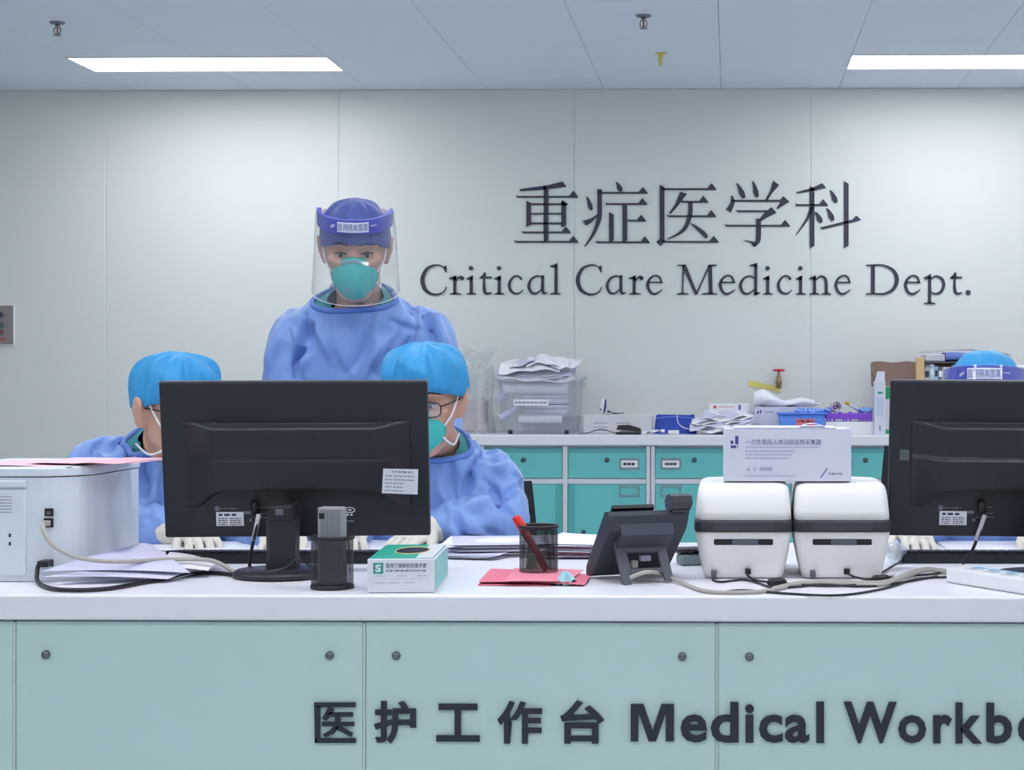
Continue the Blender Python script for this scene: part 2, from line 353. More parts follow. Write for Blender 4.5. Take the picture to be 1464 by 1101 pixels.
LAT = {
 'C': G(('s', [(134, 116), (118, 142), (82, 150), (38, 130), (15, 78), (28, 28), (62, 3), (98, 1), (126, 16), (138, 40)], [3, 6, 8, 15, 21, 19, 12, 9, 6, 3]), ('p', [(120, 138), (132, 146), (138, 146), (137, 112), (132, 114)])),
 'r': G(('s', [(28, 0), (28, 90)], [16, 16], 1), base(2, 62), flag(0, 84, 36, 98), ('s', [(34, 66), (46, 84), (60, 90), (72, 82)], [5, 9, 12, 14]), ('c', 65, 82, 10)),
 'i': G(('s', [(24, 0), (24, 92)], [16, 16], 1), base(0, 50), flag(0, 82, 32, 98), ('c', 23, 134, 11)),
 't': G(('s', [(25, 112), (25, 30), (36, 5), (64, 9)], [6, 16, 14, 4]), ('p', [(17, 82), (2, 82), (2, 86), (34, 114), (34, 82)]), ('p', [(2, 82), (62, 82), (64, 91), (10, 91)])),
 'c': G(('s', [(74, 78), (58, 93), (34, 90), (12, 56), (18, 22), (42, 4), (66, 9), (82, 26)], [12, 8, 9, 15, 15, 11, 7, 3]), ('c', 72, 80, 6)),
 'a': G(('s', [(84, 84), (56, 94), (26, 80), (10, 44), (24, 10), (50, 6), (76, 28)], [6, 8, 11, 15, 14, 9, 5]), ('s', [(81, 98), (80, 30), (86, 6), (105, 10)], [14, 16, 13, 4])),
 'l': G(('s', [(32, 0), (32, 150)], [16, 16], 1), base(2, 56), flag(2, 146, 40, 160)),
 'e': G(('p', [(12, 58), (86, 58), (86, 65), (12, 65)]), ('s', [(80, 60), (70, 88), (46, 96), (20, 78), (10, 46), (24, 12), (50, 3), (86, 26)], [9, 10, 8, 12, 16, 14, 11, 3])),
 'M': G(('s', [(30, 2), (34, 148)], [7, 7], 1), ('s', [(36, 150), (100, 0)], [22, 14], 1), ('s', [(100, 0), (168, 150)], [8, 7], 1), ('s', [(174, 0), (170, 150)], [20, 20], 1), base(0, 60), base(128, 206), ('p', [(6, 152), (44, 152), (40, 144), (6, 147)]), ('p', [(160, 152), (204, 152), (204, 147), (180, 143)])),
 'd': G(('s', [(82, 84), (54, 94), (24, 78), (10, 44), (24, 10), (52, 4), (80, 26)], [6, 8, 12, 16, 14, 9, 5]), ('s', [(88, 0), (88, 152)], [16, 16], 1), flag(58, 150, 96, 162), ('p', [(80, -6), (112, 6), (112, 10), (80, 12)])),
 'n': G(('s', [(28, 0), (28, 90)], [16, 16], 1), base(0, 54), flag(0, 84, 36, 98), ('s', [(32, 70), (58, 92), (82, 82), (88, 50), (88, 0)], [5, 10, 14, 16, 16]), base(64, 112)),
 'D': G(('s', [(36, 0), (36, 152)], [20, 20], 1), ('p', [(2, 152), (60, 154), (60, 146), (4, 146)]), ('p', [(0, 0), (60, 0), (60, 7), (2, 6)]), ('s', [(40, 150), (92, 148), (140, 122), (158, 76), (140, 28), (94, 4), (40, 4)], [7, 9, 16, 22, 17, 10, 7])),
 'p': G(('s', [(30, -46), (30, 90)], [16, 16], 1), base(0, 60, -48), flag(0, 86, 38, 106), ('s', [(34, 74), (60, 93), (92, 80), (102, 48), (88, 14), (60, 4), (34, 14)], [5, 9, 15, 16, 13, 9, 5])),
 '.': G(('c', 12, 10, 13)),
}
S2 = 1464 / 410
eng = thing('wall_lettering', 'dark English serif words on the white back wall below the Chinese characters', 'sign', zc(1000, 420), 0)
for off, row in ((590, 'C35 r187 i275 t340 i418 c482 a583 l700 C828 a983 r1103 e1190 M1348'), (990, 'e132 d235 i360 c427 i528 n595 e722 D885 e1077 p1180 t1313 .1395')):
    for it in row.split():
        x0 = int(it[1:]); mb = MB()
        ink(mb, LAT[it[0]], lambda x, y: zc(off + (x0 + x) / S2, 360 + (218 - y) / S2), (0, -.006, 0)); mb.build('letter', LETM, eng)

# ================================================================== wall fittings
# stainless control plate at the left edge
a = at(-22, 435, WALLY - .012); b = at(21, 494, WALLY - .012)
t = thing('wall_control_panel', 'grey steel control plate with round buttons on the left wall edge', 'control panel', (a.x, WALLY, b.z), 0)
MB().box(a.x, b.x, WALLY - .010, WALLY - .0005, b.z, a.z, .003).build('rim', WHITE, t)
MB().box(a.x + .006, b.x - .008, WALLY - .016, WALLY - .009, b.z + .006, a.z - .007, .002).build('plate', mat('brushed_plate', (150, 140, 142), .45, metal=.4), t)
cx = at(3, 450, WALLY).x
for py, m_ in ((450, INK), (465, mat('green_button', (70, 120, 100), .5)), (475, mat('red_button', (150, 60, 70), .5))):
    q = at(3, py, WALLY); Mx = Matrix.Translation((q.x, WALLY - .016, q.z)) @ Matrix.Rotation(math.pi / 2, 4, 'X')
    MB().lathe([(.016, 0), (.016, .003), (.012, .004)], 18, Mx).build('button_ring', GREYP, t)
    MB().lathe([(.009, .003), (.009, .007), (.006, .008)], 14, Mx).build('button', m_, t)
MB().box(cx - .04, cx + .025, WALLY - .0165, WALLY - .0155, at(0, 487, WALLY).z, at(0, 483, WALLY).z).build('red_print', mat('dull_red', (160, 100, 100), .6), t)
# valve with red wheel
q = at(1113, 540, WALLY)
t = thing('wall_valve', 'brass stop valve with a small red wheel handle on the back wall', 'valve', (q.x, WALLY, q.z), 0)
BR = mat('brass', (150, 132, 100), .4, metal=.6)
MB().tube([(0, -.0005, -.03), (0, -.05, -.03)], .010, 12).build('pipe', BR, t, False)
MB().lathe([(.009, -.055), (.012, -.05), (.013, -.035), (.017, -.028), (.017, -.012), (.010, -.006), (.012, .004), (.006, .012), (.005, .036)], 14, Matrix.Translation((0, -.05, 0))).build('body', BR, t, False)
mb = MB(); mb.tube([(.026 * math.cos(k * math.pi / 8), -.05 + .026 * math.sin(k * math.pi / 8), .038) for k in range(17)], .0055, 8)
for k in range(4): mb.tube([(0, -.05, .038), (.026 * math.cos(k * math.pi / 2), -.05 + .026 * math.sin(k * math.pi / 2), .038)], .004, 6)
mb.lathe([(.008, .030), (.009, .042), (.004, .044)], 10, Matrix.Translation((0, -.05, 0))).build('wheel', mat('red_enamel', (200, 45, 60), .4), t, False)
a = at(1070, 548, WALLY - .001); b = at(1116, 557, WALLY - .001)
MB().surf(lambda u, v: a.lerp(b, u) + Vector((0, -.0012 - .002 * abs(math.sin(u * 7)), (v - .5) * .03 + .002 * math.sin(u * 17))), 12, 3, thick=.0006).build('tape_strip', YT, label='wrinkled yellow tape strip on the wall under the red valve', cat='tape')

# ================================================================== cabinets along the back wall
CY = 8.25; BT = .878                                  # cabinet front plane, worktop height
CABW = mat('cabinet_frame', (214, 216, 226), .4)
LOCKM = mat('lock_metal', (84, 88, 98), .35, metal=.7)
HOLD = mat('label_holder', (142, 150, 160), .4, metal=.3)
u0 = at(686, 640, CY).x; u1 = at(930, 640, CY).x; UW = u1 - u0
pz = lambda py: at(800, py, CY).z
zt, zd0, zd1, zD, zb = pz(638), pz(640), pz(684.5), pz(692), pz(771)
def cabinet(x, lab):
    t = thing('cabinet', lab, 'cabinet', (x, CY, 0), 0, 'teal cabinets along the back wall')
    body = MB(); W = UW
    body.box(0, W, .022, WALLY - CY - .004, .08, BT - .052)                       # carcass
    cw = (W - .016) / 2
    gaps = [(.002, .021), (W / 2 - .012, W / 2 + .012), (W - .021, W - .002)]
    for g0, g1 in gaps: body.box(g0, g1, 0, .021, .08, BT - .052, .002, 1)
    body.box(.022, W - .022, .002, .021, zD + .001, zd1 - .001); body.box(.022, W - .022, .002, .021, .08, .1)
    body.build('carcass', CABW, t, False)
    MB().box(.01, W - .01, .05, .46, 0, .079).build('plinth', GREYP, t, False)
    for k in range(2):
        a0, a1 = gaps[k][1] + .002, gaps[k + 1][0] - .002
        dr = MB().box(a0, a1, .004, .021, zd1 + .002, zd0 - .024, .002, 1).build('drawer', TEAL, t, False)
        MB().prism([(.004, zd0 - .024), (.021, zd0 - .024), (.021, zd0 - .001), (.012, zd0 - .001)], (a0, 0, 0), (0, 1, 0), (0, 0, 1), (a1 - a0, 0, 0)).build('grip', mat('teal_dark', (80, 160, 162), .4), dr, False)
        lk = a0 + (a1 - a0) * .5
        MB().lathe([(.012, 0), (.012, .004), (.009, .006)], 14, Matrix.Translation((lk, .004, (zd0 + zd1) / 2 + .015)) @ Matrix.Rotation(math.pi / 2, 4, 'X')).build('lock', LOCKM, dr, False)
        dd = MB().box(a0, a1, .004, .021, .102, zD - .001, .002, 1).build('door', TEAL, t, False)
        inner = a1 if k == 0 else a0
        sgn = -1 if k == 0 else 1
        MB().box(min(inner, inner + sgn * .03), max(inner, inner + sgn * .03), -.003, .0035, .104, zD - .003, .002, 1).build('edge_pull', mat('teal_edge', (88, 172, 172), .4), dd, False)
        MB().lathe([(.011, 0), (.011, .005), (.008, .007)], 14, Matrix.Translation((a0 + (a1 - a0) * (.8 if k == 0 else .2), .004, zb + .035)) @ Matrix.Rotation(math.pi / 2, 4, 'X')).build('lock', LOCKM, dd, False)
        h0 = a0 + (a1 - a0) * (.07 if k == 0 else .66); h1 = h0 + (a1 - a0) * .26
        for par, hz in ((dr, (zd0 + zd1) / 2 - .03), (dd, zD - .06)):
            mb = MB()
            for q in ((h0, h1, hz - .001, hz + .007), (h0, h1, hz + .045, hz + .053), (h0, h0 + .007, hz + .007, hz + .045), (h1 - .007, h1, hz + .007, hz + .045)):
                mb.box(q[0], q[1], -.001, .0038, q[2], q[3])
            hd = mb.build('label_holder', HOLD, par, False)
            if par is dr:
                MB().box(h0 + .008, h1 - .008, .002, .0038, hz + .010, hz + .043).build('label_card', PAPER, hd, False)
                pm = MB(); nb = 3 if k else 6
                for q in range(nb): pm.box(h0 + .02 + q * (h1 - h0 - .04) / nb, h0 + .02 + (q + .8) * (h1 - h0 - .04) / nb, .0012, .0021, hz + .020, hz + .032)
                pm.build('print', INK, hd, False)
cabinet(u0 - UW, 'teal cabinet at the far left end of the back row, hidden behind the left monitor')
cabinet(u0, 'teal two-door cabinet below the clear bin of papers')
cabinet(u1, 'teal two-door cabinet behind the label printers')
cabinet(u1 + UW, 'teal cabinet right of the label printers, mostly behind the right monitor')
cabinet(u1 + 2 * UW, 'teal cabinet at the far right end of the back row')
t = thing('back_worktop', 'long white worktop over the teal cabinets by the back wall', 'worktop', (u0 - UW, CY, BT - .05), 0)
MB().box(u0 - UW - .01, u1 + 3 * UW + .01, CY - .02, WALLY - .002, BT - .05, BT, .006, 2).build('slab', LAM, t)
MB().box(u0 - UW - .01, u1 + 3 * UW + .01, WALLY - .03, WALLY - .002, BT + .0005, BT + .085, .003, 1).build('upstand', mat('upstand_laminate', (214, 217, 219), .4), t)

# ================================================================== front workbench
GP = mat('green_glass', (190, 214, 212), .12, coat=.3, var=.02, scale=1.5)
x0, x1 = at(-480, 900, DF).x, at(2030, 900, DF).x
t = thing('workbench', 'long white workbench with pale green glass front panels', 'workbench', (0, DF, 0), 0)
MB().box(x0, x1, DF, DB, DESK - .046, DESK, .005, 3).build('worktop', LAM, t)
car = MB().box(x0 + .01, x1 - .01, DF + .03, DF + .06, .08, DESK - .048)
for xx in (x0 + .02, x1 - .06): car.box(xx, xx + .03, DF + .07, DB - .1, 0, DESK - .048)
car.box(x0 + .02, x1 - .02, DF + .05, DF + .09, 0, .078)
car.build('carcass', mat('panel_backing', (196, 206, 206), .5), t)
joints = [at(px, 900, DF + .02).x for px in (-480, 22, 521.5, 1025, 1527, 2029)]
for i, (a, b) in enumerate(zip(joints, joints[1:])):
    pn = MB().box(a + .0025, b - .0025, DF + .016, DF + .028, .085, DESK - .05, .0015, 1).build('glass_panel', GP, t)
    MB().box(b - .002, b + .002, DF + .0155, DF + .0285, .085, DESK - .052).build('joint', mat('joint_trim', (196, 208, 208), .3), t)
    for xx in (a + .058, b - .062):
        for zz in (at(500, 937, DF + .016).z, .15):
            MB().lathe([(.0075, -.001), (.0075, .006), (.006, .008), (.003, .0085)], 16, Matrix.Translation((xx, DF + .016, zz)) @ Matrix.Rotation(math.pi / 2, 4, 'X')).build('standoff_bolt', mat('bolt_metal', (120, 120, 128), .3, metal=.9), pn)
fl = thing('bench_lettering', 'bold dark Chinese and English words on the green glass bench front', 'sign', (at(900, 1035, DF + .016).x, DF + .016, .5), 0)
BL = mat('bench_letter', (40, 42, 58), .45)
yy = DF + .0125
for s, r in (('护', (535, 595, 1002, 1063)), ('工', (624, 686, 1006, 1060)), ('作', (711, 775, 1002, 1063)), ('台', (801, 864, 1001, 1063))):
    A = at(r[0], r[3], yy); B = at(r[1], r[2], yy)
    text(s, (0, yy, 0), (1, 0, 0), (0, 0, 1), (A.x, B.x, A.z, B.z), .028, 3, (0, -.003, 0)).build('character', BL, fl)
SB = 1464 / 450
YI = MB(); ink(YI, [('p', [(63, 46), (256, 46), (256, 68), (63, 68)]), ('p', [(64, 60), (92, 60), (92, 234), (67, 234)]), ('p', [(67, 212), (257, 212), (257, 234), (67, 234)]),
  ('p', [(128, 68), (156, 76), (140, 112), (120, 132), (100, 120)]), ('p', [(128, 92), (244, 92), (244, 112), (124, 112)]), ('p', [(100, 136), (250, 136), (250, 156), (100, 156)]),
  ('p', [(160, 104), (186, 104), (184, 152), (156, 190), (116, 208), (103, 194), (140, 172), (160, 146)]), ('p', [(176, 150), (244, 188), (236, 206), (160, 168)])],
  lambda x, y: at(430 + x / SB, 990 + y / SB, yy), (0, -.003, 0)); YI.build('character', BL, fl)
BM = MB(); ink(BM, [('p', [(327, 404), (327, 296), (364, 296), (390, 372), (416, 296), (452, 296), (452, 404), (428, 404), (429, 322), (400, 404), (379, 404), (350, 322), (349, 404)])],
  lambda x, y: at(740 + x / 2.022, 860 + y / 2.022, yy), (0, -.003, 0)); BM.build('letter', BL, fl)
def letters(word, spans, ytop, ybase):
    hi = max(p.y for p in glyphs('l', .022)[0]); A0 = at(900, ybase, yy); B0 = at(900, ytop, yy); kz = (B0.z - A0.z) / hi
    for ch, (p0, p1) in zip(word, spans):
        bd = .034 if ch in 'Wrl' else .024
        gv = glyphs(ch, bd)[0]; y0 = min(p.y for p in gv); y1 = max(p.y for p in gv)
        text(ch, (0, yy, 0), (1, 0, 0), (0, 0, 1), (at(p0, ybase, yy).x, at(p1, ybase, yy).x, A0.z + max(y0, -.012) * kz, A0.z + y1 * kz), bd, 3, (0, -.003, 0)).build('letter', BL, fl)
letters('edical', ((973, 1011), (1016, 1056), (1065, 1078), (1085, 1119), (1122, 1157), (1167, 1178)), 1003, 1060)
letters('Workbench', ((1206, 1282), (1284, 1324), (1334, 1361), (1366, 1404), (1410, 1447), (1455, 1492), (1501, 1535), (1543, 1574), (1583, 1617)), 1003, 1060)
# ================================================================== people
SKIN = mat('skin', (206, 160, 138), .5, var=.05, scale=14, sss=.08, bump=.05, bscale=120)
GOWN = mat('gown_fabric', (128, 161, 222), .46, var=.05, scale=9, bump=.32, bscale=16, sheen=.15)
GLOVE = mat('latex_glove', (226, 220, 208), .45, var=.04, scale=40, bump=.12, bscale=70)
MASKM = mat('respirator_teal', (66, 188, 182), .7, var=.05, scale=25, bump=.06, bscale=200)
CAPB = mat('cap_blue', (52, 150, 208), .55, var=.14, scale=18, bump=.35, bscale=34)
CAPN = mat('cap_navy', (78, 92, 158), .6, var=.08, scale=20, bump=.10, bscale=50)
STRAP = mat('white_elastic', (232, 232, 236), .6)
HAIR = mat('black_hair', (34, 30, 32), .5)
BAND = mat('shield_foam_blue', (66, 72, 190), .55)
VISOR = clear_mat('clear_visor', (.97, .97, .98), .09, 1.0, .05)
FRAME = mat('glasses_frame', (38, 38, 46), .35)
COLLAR = mat('gown_binding', (98, 134, 210), .5)
SCRUB = mat('green_scrubs', (70, 150, 158), .7)

def voxel(shells, size, it=4, fac=.5):
    mb = MB()
    for s in shells: mb.add(s.v, s.f)
    o = bpy.data.objects.new('tmp', mb.mesh('tmp')); COL.objects.link(o)
    bm = bmesh.new(); bm.from_mesh(o.data); bmesh.ops.recalc_face_normals(bm, faces=bm.faces[:]); bm.to_mesh(o.data); bm.free()
    r = o.modifiers.new('r', 'REMESH'); r.mode = 'VOXEL'; r.voxel_size = size; r.use_smooth_shade = True
    if it: q = o.modifiers.new('s', 'SMOOTH'); q.factor = fac; q.iterations = it
    dg = bpy.context.evaluated_depsgraph_get(); me = bpy.data.meshes.new_from_object(o.evaluated_get(dg))
    bpy.data.objects.remove(o)
    me.polygons.foreach_set('use_smooth', [True] * len(me.polygons)); return me
def coords(me):
    a = np.empty(len(me.vertices) * 3); me.vertices.foreach_get('co', a); return a.reshape(-1, 3)
def setco(me, a): me.vertices.foreach_set('co', a.ravel()); me.update()
def normals(me):
    a = np.empty(len(me.vertices) * 3); me.vertices.foreach_get('normal', a); return a.reshape(-1, 3)

def ell(c, hw, hd, n=28, rot=0, p=2.3):
    out = []
    for k in range(n):
        a = 2 * math.pi * k / n; ca, sa = math.cos(a), math.sin(a)
        x = hw * math.copysign(abs(ca) ** (2 / p), ca); y = hd * math.copysign(abs(sa) ** (2 / p), sa)
        out.append(Vector(c) + Vector((x * math.cos(rot) - y * math.sin(rot), x * math.sin(rot) + y * math.cos(rot), 0)))
    return out
HEADP = [(-.122, .018, -.078, -.050), (-.112, .036, -.090, -.030), (-.095, .049, -.094, .000), (-.07, .060, -.094, .040), (-.04, .066, -.092, .066), (-.01, .071, -.088, .083), (.02, .074, -.090, .092),
         (.05, .0765, -.093, .096), (.075, .0755, -.088, .094), (.095, .068, -.075, .084), (.112, .052, -.054, .064), (.122, .032, -.032, .040), (.127, .012, -.012, .016)]
def head_shells(M):
    mb = MB(); R = []
    for z, hw, f, b in HEADP: R.append([M @ p for p in ell((0, (f + b) / 2, z), hw, (b - f) / 2, 28, 0, 2.2)])
    mb.rings(R); out = [mb]
    nose = MB(); nose.tube([M @ Vector(p) for p in ((0, -.088, .012), (0, -.098, -.012), (0, -.110, -.034), (0, -.100, -.046))], [.009, .010, .014, .010], 10, 3, ball=True); out.append(nose)
    for s in (-1, 1):
        e = MB(); e.tube([M @ Vector((s * p[0], p[1], p[2])) for p in ((.012, -.088, -.042), (.012, -.1, -.040))], [.007, .008], 8, ball=True); out.append(e)
        br = MB(); br.tube([M @ Vector((s * p[0], p[1], p[2])) for p in ((.012, -.090, .026), (.034, -.087, .031), (.056, -.070, .024))], [.007, .008, .006], 8, 3, ball=True); out.append(br)
        ck = MB(); ck.tube([M @ Vector((s * p[0], p[1], p[2])) for p in ((.030, -.080, -.022), (.056, -.062, -.012))], [.013, .012], 8, 2, ball=True); out.append(ck)
        ear = MB(); ring = []
        ear.tube([M @ Vector((s * (.085 + .008 * math.sin(a * .9)), .014 + .018 * math.cos(a), -.006 + .034 * math.sin(a))) for a in np.linspace(-2.2, 2.6, 12)], [.005] * 12, 8, ball=True)
        ear.tube([M @ Vector((s * .076, .010, -.032)), M @ Vector((s * .081, .014, .0)), M @ Vector((s * .081, .018, .020))], [.009, .015, .014], 10, 2, ball=True)
        out.append(ear)
    # lips
    lp = MB(); lp.tube([M @ Vector(p) for p in ((-.024, -.088, -.072), (0, -.098, -.070), (.024, -.088, -.072))], [.005, .008, .005], 8, 3, ball=True); out.append(lp)
    return out
def hand_shells(W, D, N, grow=0, curl=.5, side=1, spread=.06):
    """W wrist, D towards fingertips, N back of the hand; thumb on +S*side"""
    D = Vector(D).normalized(); N = Vector(N); N = (N - D * N.dot(D)).normalized(); S = D.cross(N) * side; W = Vector(W); out = []
    P = lambda d, s, n: W + D * d + S * s + N * n
    pal = MB(); R = []
    for d, hw, th in ((-.012, .026, .019), (.02, .033, .017), (.05, .039, .0155), (.08, .041, .014), (.092, .037, .010)):
        R.append([P(d, (hw + grow) * math.cos(a), (th + grow) * math.sin(a)) for a in np.linspace(0, 2 * math.pi, 17)[:-1]])
    pal.rings(R); out.append(pal)
    for k, (s, L, r) in enumerate(((.030, .070, .0088), (.0105, .079, .0092), (-.010, .073, .0088), (-.029, .058, .0078))):
        q = P(.086, s, 0); ang = -.10; pts = [P(.070, s * .93, 0), q]; rr = [r, r]; cu = curl * (1 + .12 * k)
        dd = (D + S * (s * 5.5)).normalized()
        for seg, (f, c) in enumerate(((.45, .55), (.30, .95), (.25, .6))):
            ang += cu * c; q = q + (dd * math.cos(ang) - N * math.sin(ang)) * L * f; pts.append(q); rr.append(r * (.96 - .07 * seg))
        fb = MB(); fb.tube(pts, [x + grow for x in rr], 10, 3, ball=True); out.append(fb)
    tp = [P(.018, .022, -.004), P(.046, .044, -.010), P(.072, .054, -.018), P(.095, .050, -.026)]
    tb = MB(); tb.tube(tp, [.014 + grow, .012 + grow, .0105 + grow, .009 + grow], 10, 3, ball=True); out.append(tb)
    return out
def add_folds(me, folds, rnd=None, px_ref=600.0):
    """raise or sink creases along lines given by their two ends (picture points of the cloth)"""
    co = coords(me); no = normals(me); u, v = project(co); disp = np.zeros(len(co))
    front = np.clip(-no[:, 1] * 1.6 + .35, 0, 1)
    for (x0, y0, x1, y1, amp, wid) in folds:
        dx, dy = x1 - x0, y1 - y0; L2 = dx * dx + dy * dy
        t = np.clip(((u - x0) * dx + (v - y0) * dy) / L2, 0, 1)
        bend = 5 * np.sin(t * 3.1 + x0)
        px = x0 + t * dx - dy / math.sqrt(L2) * bend; py = y0 + t * dy + dx / math.sqrt(L2) * bend
        d = np.hypot(u - px, v - py); w = wid * .85 * (.55 + .6 * np.sin(np.pi * np.clip(t, .05, .95)))
        disp += 2.6 * amp * np.exp(-(d / w) ** 2) * (.25 + .75 * np.sin(np.pi * np.clip(t, .04, .96))) * front
    setco(me, co + no * disp[:, None]); return me
def crumple(me, amp, freq, stretch=(1, 1, .45), seed=0):
    co = coords(me); no = normals(me); d = np.empty(len(co)); s = Vector((seed * 3.1, seed * 1.7, 0))
    for i, c in enumerate(co):
        q = Vector((c[0] * stretch[0], c[1] * stretch[1], c[2] * stretch[2])) * freq + s
        n1 = noise.noise(q); n2 = noise.noise(q * 2.3 + Vector((7, 1, 3)))
        d[i] = (1 - 2.2 * abs(n1)) * .65 + (1 - 2.2 * abs(n2)) * .35
    setco(me, co + no * (d * amp)[:, None]); return me
def cap_surface(M, R, zc_, rim_f, rim_b, puff, wr, seed, m, root, yoff=0.0, name='cap'):
    rx, ry, rz = R; rg = random.Random(seed); ph = [rg.uniform(0, 6.28) for _ in range(5)]
    def fn(u, v):
        a = 2 * math.pi * u; f = .5 - .5 * math.cos(a - math.pi / 2 + math.pi)      # 0 at back, 1 at front
        front = .5 - .5 * math.sin(a)                                              # 1 facing -y
        zr = rim_b + (rim_f - rim_b) * front
        q = v * math.pi / 2 * .999
        bulge = puff * math.sin(min(1, v * 1.25) * math.pi) ** .8 if v < .8 else 0
        g = math.cos(q) ** .72 if q < 1.57 else 0
        wob = wr * (math.sin(11 * a + ph[0]) + .7 * math.sin(17 * a + ph[1]) + .6 * math.sin(7 * a + ph[2] + v * 3)) * (1 - v) * (.35 + v * 1.6)
        wob += wr * .9 * math.sin(5 * a + ph[3] + 6 * v) * math.sin(v * math.pi)
        k = g + (bulge + wob) / rx
        edge = -.006 if v < .03 else 0
        return M @ Vector((rx * math.cos(a) * (k + edge / rx), yoff + ry * math.sin(a) * (k + edge / ry), zr + (zc_ - zr) * math.sin(q) ** .95 + wob * .4))
    mb = MB().surf(fn, 96, 30, True)
    o = mb.build(name, m, root)
    # elastic hem
    h = MB(); h.tube([Vector(fn(k / 48, .015)) for k in range(49)], .0042, 6); h.build('cap_hem', m, o)
    return o
def respirator(M, root, sc_=1.0):
    # folded cup: outline on the face plane, bulging forward along -y, ridge in the middle
    def fn(u, v):
        a = 2 * math.pi * u; r = v
        ox = .058 * math.copysign(abs(math.cos(a)) ** .85, math.cos(a)); oz = math.sin(a)
        oz = oz * (.050 if oz > 0 else .056)
        x = ox * r * sc_; z = -.052 + oz * r * sc_ - (.004 if False else 0)
        nosepinch = .012 * math.exp(-(x / .018) ** 2) * max(0, math.sin(a)) * r
        y = -.084 - .038 * (1 - r ** 2.4) - .012 * (1 - min(1, abs(x) / .05)) + .030 * (abs(ox * r) / .058) ** 2 * 1.0 - nosepinch
        return M @ Vector((x, y, z + nosepinch * .4))
    o = MB().surf(fn, 48, 14, True).build('respirator_mask', MASKM, root)
    MB().tube([fn(k / 48, .995) for k in range(49)], .0016, 6).build('mask_edge', mat('mask_edge_teal', (56, 160, 160), .6), o)
    cl = MB(); cl.surf(lambda u, v: Vector(fn(.25 + (u - .5) * .22, .80 + .10 * v)) + M.to_3x3() @ Vector((0, -.0022, 0)), 14, 3, thick=.0012); cl.build('nose_clip', mat('clip_aluminium', (186, 214, 216), .22, metal=.9), o)
    cr = MB(); cr.tube([Vector(fn(.25, .7 - .7 * t / 6)) if t < 6 else Vector(fn(.75, .0)) for t in range(7)] + [Vector(fn(.75, .75 * t / 6)) for t in range(1, 7)], .0012, 6); cr.build('centre_seam', MASKM, o)
    for s in (-1, 1):
        e = Vector(fn(.5 - s * .5 if False else (0.02 if s > 0 else .48), .97)); f = Vector(fn(.94 if s > 0 else .56, .97))
        st = MB().tube([e, M @ Vector((s * .072, -.045, -.020)), M @ Vector((s * .080, -.012, .022)), M @ Vector((s * .084, .02, .055))], .0026, 6, 5); st.build('upper_strap', STRAP, o)
        st = MB().tube([f, M @ Vector((s * .062, -.040, -.090)), M @ Vector((s * .062, .0, -.100)), M @ Vector((s * .060, .05, -.085))], .0026, 6, 5); st.build('lower_strap', STRAP, o)
    return o
def shield(M, root, txt=True):
    A = math.radians(96)
    arc = lambda t, r, ry, z: M @ Vector((r * math.sin(t), .012 - ry * math.cos(t), z))
    b = MB().surf(lambda u, v: arc((u - .5) * 2 * A, .095, .138, .065 + .036 * v), 40, 4, thick=.010).build('shield_band', BAND, root)
    vz = MB().surf(lambda u, v: arc((u - .5) * 2 * A * (1 - .12 * v), .0975 + .014 * v, .1405 + .018 * v, .103 - .215 * v), 48, 16).build('shield_visor', VISOR, b)
    eb = MB(); eb.tube([arc((k / 20 - .5) * 2 * A * .88, .1115, .1585, -.112) for k in range(21)], .0009, 5)
    for s in (-1, 1): eb.tube([arc(s * A * (1 - .12 * k / 10), .0975 + .014 * k / 10, .1405 + .018 * k / 10, .103 - .0215 * k) for k in range(11)], .0009, 5)
    eb.build('visor_edge', mat('visor_edge', (226, 230, 238), .3), vz)
    el = MB().surf(lambda u, v: M @ Vector((.092 * math.cos(u * math.pi), .025 + .092 * math.sin(u * math.pi), .075 + .014 * v)), 24, 2, thick=.0012); el.build('elastic', STRAP, b)
    # white outlined box with the six characters, wrapped on the band
    def wrap(mb):
        for i, p in enumerate(mb.v): mb.v[i] = arc(p.x / .138, .0982 + p.y, .1412 + p.y, .083 + p.z)
        return mb
    wm = mat('shield_print_white', (222, 226, 240), .5)
    fr = MB(); X, Z, tk = .055, .0125, .002
    for k in range(24):
        x0, x1 = -X + 2 * X * k / 24, -X + 2 * X * (k + 1) / 24
        fr.box(x0, x1, 0, .0003, -Z, Z)
    wrap(fr).build('print_frame', wm, b)
    for i, ch in enumerate('医用隔离面罩'):
        g = text(ch, (0, .0006, 0), (1, 0, 0), (0, 0, 1), (-.0525 + .0175 * i + .001, -.0525 + .0175 * i + .0165, -.0088, .0088), .004, 2)
        wrap(g).build('print_character', mat('shield_print_blue', (92, 98, 168), .5), b)
    sm = MB()
    for k in range(8): sm.box(.062 + .003 * k, .062 + .003 * k + .002, 0, .0003, .001, .004)
    for k in range(6): sm.box(-.082 + .003 * k, -.082 + .003 * k + .002, 0, .0003, -.006 + .001 * k, .001 + .001 * k)
    wrap(sm).build('small_print', wm, b)
    return b
